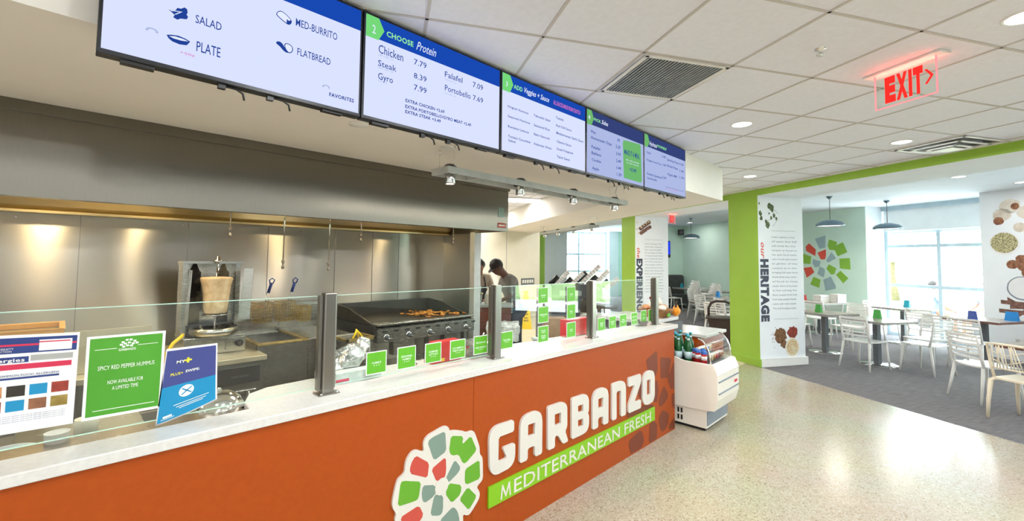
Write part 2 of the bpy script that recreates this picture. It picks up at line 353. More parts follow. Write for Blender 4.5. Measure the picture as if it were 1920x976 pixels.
# ---------------------------------------------------------------- the setting
def wpoly(pts, z0, z1, mi=0, mb=None):
    mb = mb or MB(); mb.prism(pts, lambda a, b, d: (a, b, d), z0, z1, mi); return mb
def rbbox(r0, r1, b0, b1, z0, z1, mb=None, mi=0):
    mb = mb or MB(); q = [W(r0, b0)[:2], W(r1, b0)[:2], W(r1, b1)[:2], W(r0, b1)[:2]]; mb.hexa(q, q, z0, z1, mi); return mb
def rw(name, m, *a): return struct(rbbox(*a).build(name, m))
CH = 2.893; LC = 2.474; DC = 3.05
# floors
struct(wpoly([W(-5, -6)[:2], W(5.83, -6)[:2], W(5.83, 19.2)[:2], W(4.37, 19.2)[:2], W(-5, 19.2)[:2]], -.1, 0).build('floor', 'terr'))
rw('floor', 'carpet', 5.83, 11.7, -6, 19.2, -.1, 0.)
struct(MB().box(-3.4, 10.0, 2.45, 8.72, 0, .004).build('floor', 'kfloor'))
# tiled ceiling with its grid of bars
rw('ceiling', 'ceil', -5, 5.84, -6, 19.2, CH, CH + .1)
g = MB()
for k in range(-10, 9):
    r = .768 + .6135 * k
    if r < 5.8: rbbox(r - .008, r + .008, -6, 19, CH - .004, CH, g)
for k in range(-14, 28):
    b = 2.185 + .6135 * k; rbbox(-5, 5.83, b - .008, b + .008, CH - .004, CH, g)
struct(g.build('trim_1', 'grid'))
# lower plaster ceiling over the counter, its faces carry the menu screens
x_c, y_c = W(4.15, 5.456)[0], 3.3
pts = [(-6, 2.02), (5.9, 2.02), W(4.15, 19)[:2], W(2.85, 19)[:2], W(2.85, 5.456)[:2], (-6, 3.3)]
g = MB(); g.prism(pts, lambda a, b, d: (a, b, d), LC, CH, 0)
g.b.normal_update()
for f in g.b.faces:
    f.material_index = 0 if abs(f.normal.z) > .5 else 1
struct(g.build('ceiling_lower', None, mats=['lowceil', 'fascia']))
# beam of the dining opening, with three columns under it
g = rbbox(5.83, 6.76, -6, 19.2, 2.79, 3.12); g.b.normal_update()
gd = Vector(W(-1, 0)).normalized()
def face_paint(g, normal, mi):
    g.b.normal_update()
    bmesh.ops.recalc_face_normals(g.b, faces=g.b.faces)
    for f in g.b.faces:
        if f.normal.dot(normal) > .9: f.material_index = mi
face_paint(g, gd, 1)
struct(g.build('wall_beam', None, mats=['whitewall', 'green']))
bd = Vector(W(0, -1)).normalized()
for i, (nm, b0) in enumerate((('heritage', 5.9), ('experience', 9.66), ('far', 16.2))):
    g = rbbox(5.83, 6.76, b0, b0 + .65, 0, 2.79); face_paint(g, gd, 1)
    struct(g.build('wall_column_' + nm, None, mats=['graywall' if i == 2 else 'whitewall', 'green']))
    g = rbbox(5.83, 6.79, b0 - .03, b0, 0, .13); rbbox(6.76, 6.79, b0, b0 + .65, 0, .13, g)
    rbbox(5.80, 5.83, b0 - .03, b0 + .65, 0, .13, g, 1)
    struct(g.build('baseboard_column_' + nm, None, mats=['white', 'green'], bevel=.006))
# dining room shell
rw('ceiling_dining', 'dininceil', 6.76, 11.9, -6, 19.4, DC, DC + .1)
rw('wall_mural', 'whitewall', 10.76, 11.7, 3.4, 5.66, 0, DC)
g = rbbox(11.0, 11.7, 7.92, 14.8, 0, DC); face_paint(g, gd, 1)
struct(g.build('wall_mint', None, mats=['whitewall', 'mint']))
g = rbbox(8.75, 11.7, 14.8, 15.1, 0, DC); face_paint(g, bd, 1)
struct(g.build('wall_mint_end', None, mats=['mint', 'mint']))
g = rbbox(10.03, 10.5, 18.9, 19.4, 0, DC); rbbox(7.6, 10.03, 19.2, 19.4, 0, .25, g); struct(g.build('wall_far_jamb', 'whitewall'))
rw('wall_far_mint', 'mint', 10.5, 11.7, 19.1, 19.4, 0, DC)
rw('wall_far', 'graywall', 4.2, 7.6, 19.2, 19.4, 0, DC)
rw('wall_passage', 'cream', 4.2, 4.37, 12.6, 19.2, 0, CH)
rw('wall_lobby_end', 'whitewall', -5.2, 11.9, -6.2, -6, 0, 3.1)
rw('wall_lobby_left', 'whitewall', -5.2, -5, -6, 9.5, 0, CH)
rw('wall_between', 'whitewall', 11.4, 11.7, -6, -5.2, 0, DC)
# kitchen walls
struct(MB().box(-3.6, 10.08, 8.72, 8.85, 0, CH).build('wall_kitchen_back', 'cream'))
g = MB()
for x in (5.0, 6.22, 7.44, 8.66): g.box(x, x + .012, 8.712, 8.72, 0, LC)
struct(g.build('trim_2', 'lightgrey'))
struct(MB().box(-3.4, 3.35, 4.41, 4.55, 0, CH).build('wall_steel', 'wallsteel'))
g = MB()
for x in (.09, .72, 1.32, 1.94, 2.35, 2.67): g.box(x - .002, x + .002, 4.404, 4.41, .9, 2.0)
struct(g.build('trim_3', 'darksteel'))
struct(MB().box(3.30, 3.35, 3.86, 4.41, 0, 2.45).build('wall_steel_side', 'wallsteel'))
struct(MB().box(3.27, 3.365, 3.80, 3.88, 0, 2.0).build('trim_4', 'lightgrey'))
# windows: frames and panes
def window(name, r0, r1, b0, b1, z0, z1, vb, hz, t=.05):
    """opening in the plane r=r0 (frame between r0 and r0+t); vb vertical bars, hz horizontal bars"""
    g = MB(); w = .035
    for b in [b0 + w] + vb + [b1 - w]: rbbox(r0, r0 + t, b - w, b + w, z0, z1, g)
    for z in [z0 + w] + hz + [z1 - w]: rbbox(r0 + .004, r0 + t - .004, b0, b1, z - w, z + w, g)
    o = struct(g.build(name, 'frame'))
    p = rbbox(r0 + .02, r0 + .028, b0, b1, z0, z1).build('pane', 'wglass', o); p['kind'] = 'structure'
    return o
w1 = window('window_1', 11.6, 11.7, 5.66, 7.92, 0, DC, [6.83], [1.18, 2.10, 2.44])
struct(rbbox(11.5, 11.6, 5.66, 7.92, 2.95, DC).build('trim_5', 'frame'))
rw('wall_dining_side', 'mint', 11.4, 11.7, -5.2, .3, 0, DC)
w2 = window('window_2', 11.6, 11.7, .3, 3.4, 0, DC, [1.3, 2.4], [1.18, 2.10, 2.44])
g = MB(); w = .04
for r in (7.64, 8.6, 9.99): rbbox(r - w, r + w, 19.2, 19.26, 0.25, DC, g)
for z in (.29, 1.18, 1.97, 2.98): rbbox(7.6, 10.03, 19.205, 19.255, z - w, z + w, g)
w3 = struct(g.build('window_3', 'frame')); p = rbbox(7.6, 10.03, 19.22, 19.23, .25, DC).build('pane', 'wglass', w3); p['kind'] = 'structure'
rw('wall_mint_link', 'mint', 11.5, 11.7, 15.1, 19.1, 0, DC)
# roller shades in the windows
sh = rbbox(11.56, 11.563, 5.7, 7.88, 2.46, 2.95).build('roller_shade', 'shade'); tag(sh, 'white roller shade pulled down over the top panes of the dining window', 'shade')
# ---------------------------------------------------------------- counter and sign
YF = 2.018
ct = thing('service_counter', 'long orange service counter with a white quartz top and a large raised shop sign', 'counter', (1.5, 2.2, 0))
MB().box(-2.2, 1.745, YF, 2.12, 0, 1.006).build('front_panel', 'orange', ct, w=True)
MB().box(1.748, 4.445, YF, 2.12, 0, 1.006).build('front_panel', 'orange', ct, w=True)
slab = [(-2.2, 2.003), (4.51, 2.003), (4.51, 2.26), (4.40, 2.27), (2.45, 2.43), (.95, 2.47), (.76, 2.46), (.66, 2.40), (.61, 2.28), (.60, 2.165), (-2.2, 2.165)]
g = MB(); g.prism(slab, lambda a, b, d: (a, b, d), 1.006, 1.045); g.build('countertop', 'slab', ct, w=True, bevel=.004)
MB().box(-2.2, .60, 2.165, 2.36, .985, 1.02).build('steel_ledge', 'steel', ct, w=True)
MB().box(.62, 4.3, 2.30, 2.36, 0, 1.0).build('steel_skirt', 'steel', ct, w=True)
F = lambda y: (lambda a, b, d=0.: (a, y - d, b))
LET = {
 'G': [[(2.077, .676), (2.078, .604), (1.942, .604), (1.94, .457), (2.018, .457), (1.977, .53), (2.089, .53), (2.09, .449), (2.075, .408), (2.037, .387), (1.928, .382), (1.892, .397), (1.869, .437), (1.862, .602), (1.871, .65), (1.903, .674), (1.943, .68)]],
 'A': [[(2.133, .385), (2.136, .625), (2.155, .666), (2.201, .682), (2.279, .684), (2.316, .674), (2.344, .649), (2.355, .61), (2.354, .383), (2.28, .383), (2.279, .458), (2.208, .458), (2.209, .385)], [(2.211, .61), (2.28, .608), (2.277, .534), (2.209, .535)]],
 'R': [[(2.415, .383), (2.412, .682), (2.565, .681), (2.607, .667), (2.633, .636), (2.634, .49), (2.609, .466), (2.648, .383), (2.584, .381), (2.526, .459), (2.492, .458), (2.493, .383)], [(2.489, .61), (2.559, .609), (2.559, .534), (2.49, .533)]],
 'B': [[(2.689, .383), (2.687, .681), (2.839, .68), (2.881, .667), (2.907, .63), (2.907, .538), (2.891, .528), (2.911, .501), (2.908, .429), (2.879, .391), (2.824, .383)], [(2.765, .607), (2.831, .608), (2.831, .556), (2.765, .558)], [(2.765, .502), (2.831, .502), (2.832, .448), (2.766, .45)]],
 'A2': [[(2.956, .381), (2.956, .619), (2.984, .664), (3.034, .68), (3.112, .677), (3.165, .654), (3.186, .609), (3.183, .378), (3.105, .381), (3.105, .453), (3.034, .453), (3.034, .38)], [(3.036, .6), (3.107, .601), (3.101, .527), (3.036, .529)]],
 'N': [[(3.237, .381), (3.238, .681), (3.389, .678), (3.438, .659), (3.46, .619), (3.459, .378), (3.378, .38), (3.379, .601), (3.308, .602), (3.308, .38)]],
 'Z': [[(3.503, .680), (3.725, .677), (3.725, .605), (3.605, .452), (3.723, .45), (3.723, .376), (3.501, .378), (3.501, .447), (3.615, .601), (3.502, .602)]],
 'O': [[(3.752, .44), (3.757, .62), (3.788, .664), (3.838, .679), (3.903, .679), (3.962, .661), (3.988, .612), (3.986, .432), (3.951, .382), (3.853, .373), (3.785, .390)], [(3.837, .597), (3.902, .6), (3.898, .463), (3.833, .463)]]}
# maroon-brown printed petals
g = MB()
for i, p in enumerate([[(3.849, .778), (4.063, .838), (4.08, .651), (4.019, .588), (3.885, .657)], [(4.135, .763), (4.378, .717), (4.308, .536), (4.14, .557)], [(4.289, .523), (4.414, .657), (4.443, .672), (4.442, .399), (4.354, .416)], [(3.985, .545), (4.07, .557), (4.093, .434), (4.055, .345), (3.97, .381)], [(4.118, .394), (4.209, .474), (4.299, .38), (4.272, .327), (4.129, .284), (4.092, .326)], [(4.115, .213), (4.179, .249), (4.309, .184), (4.294, .077), (4.176, .038), (4.126, .074), (4.089, .162)], [(3.909, .175), (3.992, .192), (4.059, .147), (4.05, .012), (3.895, .012)], [(3.536, .136), (3.727, .173), (3.771, .145), (3.804, .062), (3.759, .012), (3.566, .012), (3.526, .098)], [(4.38, .363), (4.443, .361), (4.443, .193), (4.378, .245)], [(3.501, .37), (3.59, .375), (3.785, .378), (3.982, .345), (3.981, .311), (3.501, .334)], [(3.676, .561), (3.765, .619), (3.763, .442), (3.723, .456)], [(4.32, .07), (4.443, .122), (4.443, .012), (4.306, .027)]]):
    g.prism(smoothpoly(p, 2), F(YF), 0, .0012)
g.build('petal_print', 'maroon', ct, w=True)
for k, v in LET.items():
    g = MB(); shape([smoothpoly(v[0])] + v[1:], F(YF), 0., .016, g)
    o = g.build('sign_letter', 'letter', ct, w=True)
g = MB(); g.prism([(1.867, .202), (3.993, .202), (3.993, .324), (1.867, .326)], F(YF), 0, .012)
o = g.build('sign_band', 'lime', ct, w=True)
g = MB(); g.prism([(1.965, .218), (1.978, .218), (1.985, .275), (2.008, .222), (2.015, .222), (2.038, .275), (2.045, .218), (2.058, .218), (2.046, .303), (2.036, .303), (2.0115, .246), (1.987, .303), (1.977, .303)], F(YF - .0125), 0, .001)
put_text(g, 'EDITERRANEAN FRESH', 2.084, .218, 3.91, .085, lambda a, b: (a, YF - .0135, b), bold=.006); g.build('sign_lettering', 'letter', ct, w=True)
# flower emblem
OUT = [(1.558, .764), (1.562, .737), (1.588, .739), (1.666, .713), (1.69, .697), (1.723, .702), (1.747, .688), (1.791, .583), (1.788, .547), (1.814, .523), (1.819, .388), (1.766, .366), (1.796, .328), (1.793, .292), (1.724, .23), (1.696, .229), (1.668, .252), (1.673, .194), (1.663, .115), (1.514, .128), (1.349, .185), (1.265, .281), (1.227, .395), (1.24, .419), (1.215, .452), (1.212, .489), (1.238, .589), (1.281, .602), (1.281, .65), (1.304, .691), (1.343, .707), (1.397, .672), (1.389, .727), (1.415, .756), (1.528, .779)]
g = MB(); g.prism(smoothpoly(OUT, 2), F(YF), 0, .012); em = g.build('sign_emblem', 'letter', ct, w=True)
PET = [('pslate', [(1.416, .722), (1.443, .737), (1.532, .748), (1.542, .637), (1.46, .611)]), ('pgreen', [(1.574, .711), (1.663, .685), (1.653, .639), (1.719, .672), (1.766, .578), (1.686, .529), (1.662, .533), (1.63, .594), (1.58, .6), (1.561, .632)]),
 ('pgreen', [(1.679, .495), (1.788, .515), (1.795, .405), (1.692, .405), (1.678, .423)]), ('pgreen', [(1.64, .341), (1.701, .389), (1.771, .312), (1.711, .255)]), ('pgreen', [(1.564, .457), (1.653, .417), (1.65, .368), (1.586, .342), (1.54, .41)]),
 ('pslate', [(1.603, .572), (1.648, .514), (1.624, .489), (1.557, .46), (1.54, .488)]), ('pred', [(1.444, .571), (1.539, .607), (1.544, .533), (1.534, .493), (1.48, .493)]), ('pred', [(1.312, .635), (1.343, .674), (1.429, .609), (1.42, .534), (1.31, .592)]),
 ('pgreen', [(1.257, .565), (1.273, .569), (1.38, .528), (1.366, .446), (1.346, .442), (1.242, .453)]), ('pslate', [(1.391, .505), (1.47, .48), (1.478, .447), (1.465, .423), (1.4, .408), (1.385, .452)]), ('pslate', [(1.478, .427), (1.525, .407), (1.527, .332), (1.517, .308), (1.495, .309), (1.443, .331), (1.465, .421)]),
 ('pred', [(1.259, .393), (1.37, .411), (1.401, .35), (1.359, .315), (1.289, .317)]), ('pslate', [(1.507, .281), (1.597, .32), (1.629, .282), (1.645, .223), (1.639, .149), (1.527, .185)]), ('pgreen', [(1.373, .283), (1.468, .271), (1.463, .195), (1.362, .217)])]
mats = ['pslate', 'pgreen', 'pred']
g = MB()
for m, p in PET: g.prism(smoothpoly(p, 1), F(YF - .012), 0, .001, mats.index(m))
g.build('petal', None, em, mats=mats)
g = MB(); g.cyl((1.515, YF - .0125, .457), (1.515, YF - .0145, .457), .045, n=20); g.build('emblem_hub', 'letter', em)
# sneeze guard: four posts and four panes
sg = thing('sneeze_guard', 'clear glass sneeze guard on four steel posts along the white countertop', 'sneeze guard', (1.5, 2.17, 1.045))
for x in (.927, 2.051, 3.173, 4.311):
    y = 2.152; z = 1.045
    po = MB().box(x - .028, x + .028, y - .022, y + .03, z, z + .482).build('post', 'poststeel', sg, w=True, bevel=.004)
    MB().box(x - .045, x - .03, y, y + .03, z + .02, z + .47).box(x + .03, x + .04, y, y + .03, z + .02, z + .47).build('glass_channel', 'darksteel', po)
    MB().box(x - .05, x + .05, y - .035, y + .04, z, z + .006).build('base_plate', 'poststeel', po)
    MB().cyl((x - .038, y - .03, z + .003), (x - .038, y - .03, z + .012), .006, n=10).cyl((x + .038, y - .03, z + .003), (x + .038, y - .03, z + .012), .006, n=10).build('bolt', 'chrome', po)
for x0, x1, z0 in ((-1.3, .885, 1.066), (.965, 2.01, 1.066), (2.092, 3.13, 1.066), (3.215, 4.15, 1.066)):
    o = MB().box(x0, x1, 2.197, 2.205, z0, 1.508).build('glass_pane', 'glass', sg, w=True)
    MB().box(x0, x1, 2.1965, 2.2055, 1.508, 1.511).box(x0, x1, 2.1965, 2.2055, z0 - .002, z0).build('glass_edge', 'glassedge', o)
# little green product tags
TG = [(1.148, 1.267, 1.082, 1.201, ['HUMMUS']), (1.333, 1.453, 1.079, 1.202, ['SEASONAL', 'HUMMUS']), (1.516, 1.633, 1.083, 1.2, ['ROMAINE', 'LETTUCE']), (1.699, 1.82, 1.079, 1.196, ['CUCUMBER &', 'TOMATO SALAD']), (1.889, 2.009, 1.08, 1.199, ['TABOULEH SALAD', '', 'BABA GANOUSH']), (2.130, 2.25, 1.082, 1.2, ['TZATZIKI']),
 (2.515, 2.633, 1.369, 1.488, ['OLIVES']), (2.518, 2.639, 1.222, 1.345, ['PEPPERONCINI']), (2.518, 2.64, 1.078, 1.2, ['PICKLED', 'ONIONS', '', 'PICKLED', 'CABBAGE']), (2.868, 2.984, 1.359, 1.481, ['CHIPS']), (2.87, 2.985, 1.222, 1.34, ['FETA']), (2.868, 2.989, 1.073, 1.195, ['RICE']),
 (3.311, 3.429, 1.078, 1.194, ['TAHINI', 'SAUCE']), (3.492, 3.61, 1.077, 1.192, ['CILANTRO', 'SAUCE']), (3.675, 3.799, 1.077, 1.192, ['GREEK', 'VINAIGRETTE']), (3.889, 4.005, 1.077, 1.195, ['GARLIC SAUCE', '', 'RED CHILI']), (4.074, 4.192, 1.081, 1.202, ['HOT', '', 'SAUCE']), (4.228, 4.346, 1.078, 1.201, ['PITA', '', 'FALAFEL'])]
TL = ['bottom tag right beside the first post, in front of the foil-wrapped bag', 'second from the left of the tags on the griddle pane', 'tag overlapping the left side of the red box near the griddle', 'tag overlapping the right side of the red box near the griddle', 'tag beside the second post, in front of the steel pan',
 'tag just right of the second post', 'top one of the left-hand column of three', 'middle one of the left-hand column of three', 'bottom one of the left-hand column of three', 'top one of the right-hand column of three', 'middle one of the right-hand column of three', 'bottom one of the right-hand column, overlapping the red box',
 'tag just right of the third post', 'second from the left of the row of six', 'third from the left of the row of six', 'third from the right of the row of six', 'second from the right of the row of six', 'tag touching the last post at the right end']
for (x0, x1, z0, z1, ls), lab in zip(TG, TL):
    t = thing('product_tag', 'square green tag: ' + lab, 'tag', ((x0 + x1) / 2, 2.19, z0), group='green product tags on the glass')
    w = (x1 - x0) / 2; h = z1 - z0
    MB().box(-w, w, 0, .002, 0, h).build('tag_border', 'paper', t)
    MB().box(-w + .005, w - .005, -.001, 0, .005, h - .005).build('tag_face', 'tagg', t)
    g = MB(); n = len(ls); ch = .0105 if n < 4 else .0085
    for k, s in enumerate(ls):
        if s:
            hw = min(w * .72, len(s) * ch * .42); zz = h / 2 + ((n - 1) / 2 - k) * ch * 1.5 - ch / 2
            put_text(g, s, -hw, zz, hw, ch, lambda a, b: (a, -.0015, b), bold=.01)
    zz = h / 2 - (n / 2) * ch * 1.5 - ch * .7
    for k in (-1, 0, 1): g.box(k * .014 - .003, k * .014 + .003, -.0018, -.001, zz, zz + .003)
    g.build('tag_lettering', 'texw', t)
# posters on the left pane
def quadmap(q, y):
    (a, b, c, d) = q   # TL TR BR BL in x,z
    return lambda u, v, dd=0.: ((1 - v) * ((1 - u) * a[0] + u * b[0]) + v * ((1 - u) * d[0] + u * c[0]), y - dd, (1 - v) * ((1 - u) * a[1] + u * b[1]) + v * ((1 - u) * d[1] + u * c[1]))
def rect(g, f, u0, u1, v0, v1, d=.0012, mi=0):
    g.prism([(u0, v0), (u1, v0), (u1, v1), (u0, v1)], f, d - .0006, d, mi)
pf = quadmap([(.079, 1.407), (.302, 1.407), (.299, 1.111), (.077, 1.113)], 2.192)
t = thing('green_poster', 'green poster about spicy red pepper hummus taped to the left glass pane', 'poster', (.19, 2.19, 1.11))
g = MB(); g.prism([(0, 0), (1, 0), (1, 1), (0, 1)], pf, 0, .001); g.build('poster_sheet', 'paper', t, w=True)
g = MB(); rect(g, pf, .04, .96, .03, .965, .0016); g.build('poster_face', 'postg', t, w=True)
def ptext(g, f, s, u0, v, u1, h, d=.0025, bold=0., mi=0): put_text(g, s, u0, -v, u1, h, lambda a, b: f(a, -b, d), mi, bold)
g = MB()
ptext(g, pf, 'SPICY RED PEPPER HUMMUS', .15, .42, .87, .05); ptext(g, pf, 'NOW AVAILABLE FOR', .28, .60, .73, .045); ptext(g, pf, 'A LIMITED TIME', .34, .675, .67, .045); ptext(g, pf, 'GARBANZO', .39, .205, .61, .028, bold=.02)
rect(g, pf, .10, .37, .165, .171, .0025); rect(g, pf, .63, .90, .145, .151, .0025); rect(g, pf, .12, .90, .90, .907, .0025)
for k, (u, v) in enumerate([(.44, .10), (.49, .075), (.54, .075), (.59, .095), (.62, .12), (.42, .13), (.47, .12), (.52, .11), (.57, .125), (.50, .145), (.45, .155), (.55, .15)]): rect(g, pf, u - .019, u + .019, v - .011, v + .011, .0025)
g.build('poster_lettering', 'texw', t, w=True)
t = thing('allergy_poster', 'white food allergy poster with blue and red bands and small food pictures', 'poster', (-.05, 2.19, 1.11))
pf = quadmap([(-.160, 1.437), (.060, 1.427), (.056, 1.113), (-.158, 1.118)], 2.192)
g = MB(); g.prism([(0, 0), (1, 0), (1, 1), (0, 1)], pf, 0, .001); g.build('poster_sheet', 'paper', t, w=True)
g = MB(); mm = ['navy', 'redprint', 'greyprint', 'paper', 'food', 'cast', 'cyan', 'spice2', 'bread', 'nut', 'brass', 'texb']
rect(g, pf, 0, .975, .03, .19, .0016, 0); rect(g, pf, 0, .97, .095, .115, .0022, 1); rect(g, pf, .56, .92, .06, .175, .0026, 3); rect(g, pf, .56, .90, .075, .087, .003, 1)
rect(g, pf, 0, .46, .225, .285, .0016, 0); rect(g, pf, .48, .94, .215, .275, .0016, 2); rect(g, pf, 0, .93, .30, .355, .0016, 1); rect(g, pf, 0, .80, .435, .455, .0016, 0)
for k, m in enumerate((8, 5, 6, 7)): rect(g, pf, .02 + k * .235, .21 + k * .235, .52, .63, .0016, m)
for k, m in enumerate((7, 6, 9, 10)): rect(g, pf, .02 + k * .235, .21 + k * .235, .67, .78, .0016, m)
ptext(g, pf, 'Food Allergies', -.25, .275, .42, .036, .003, .02, 3); ptext(g, pf, 'MOST COMMON FOOD ALLERGENS', .0, .425, .80, .022, .003, .0, 0)
ptext(g, pf, 'AT UNIVERSITY', .02, .15, .30, .018, .003, 0, 3); ptext(g, pf, 'of DISTINCTION', .02, .175, .28, .018, .003, 0, 3)
for v in (.83, .85, .87, .89): ptext(g, pf, 'please let us know about any food allergy before you order', .05, v, .9, .008, .002, 0, 11)
g.build('poster_print', None, t, w=True, mats=mm)
t = thing('blue_poster', 'purple and blue meal swipe poster curling at its lower edge on the left glass pane', 'poster', (.39, 2.19, 1.05))
cf = quadmap([(.307, 1.334), (.477, 1.336), (.484, 1.087), (.284, 1.044)], 2.192)
pf = lambda u, v, d=0.: (cf(u, v, 0)[0], 2.192 - d - .03 * max(0, v - .8) ** 1.5, cf(u, v, 0)[2] + .035 * (u ** 2) * max(0, v - .5))
def curved(g, u0, u1, v0, v1, d, n=12):
    A = [[g.b.verts.new(pf(u0 + (u1 - u0) * i / n, v0 + (v1 - v0) * j / n, d)) for i in range(n + 1)] for j in range(n + 1)]
    for j in range(n):
        for i in range(n): g.b.faces.new((A[j][i], A[j][i + 1], A[j + 1][i + 1], A[j + 1][i])).smooth = True
g = MB(); curved(g, 0, 1, 0, 1, 0); o = g.build('poster_sheet', 'paper', t, w=True); q = o.modifiers.new('s', 'SOLIDIFY'); q.thickness = .001
g = MB(); curved(g, .02, .97, .03, .52, .0015); g.build('upper_field', 'purple', t, w=True)
g = MB(); curved(g, .02, .97, .52, .98, .0015); g.build('lower_field', 'cyan', t, w=True)
g = MB()
ptext(g, pf, 'PLUS+', .14, .38, .36, .035, .0035, .02, 1); ptext(g, pf, 'SWIPE:', .40, .37, .66, .035, .0035, .02, 0); ptext(g, pf, '+', .36, .24, .50, .09, .0035, .05, 1); ptext(g, pf, 'MY', .22, .22, .38, .04, .0035, .02, 0)
g.prism([(.45 + .13 * math.cos(k * PI / 12), .64 + .085 * math.sin(k * PI / 12)) for k in range(24)], pf, .0020, .0026, 0)
g.prism([(.36, .60), (.38, .59), (.55, .68), (.53, .69)], pf, .0030, .0034, 2); g.prism([(.36, .68), (.38, .69), (.55, .60), (.53, .59)], pf, .0030, .0034, 2)
for v, a, b in ((.80, .25, .85), (.835, .3, .8), (.86, .35, .75)): rect(g, pf, a, b, v, v + .008, .0035, 0)
ptext(g, pf, 'GARBANZO', .07, .955, .28, .015, .0035, .02, 0); rect(g, pf, .1, .24, .91, .935, .0035, 0)
g.build('poster_lettering', None, t, w=True, mats=['texw', 'yellowprint', 'cyan'])
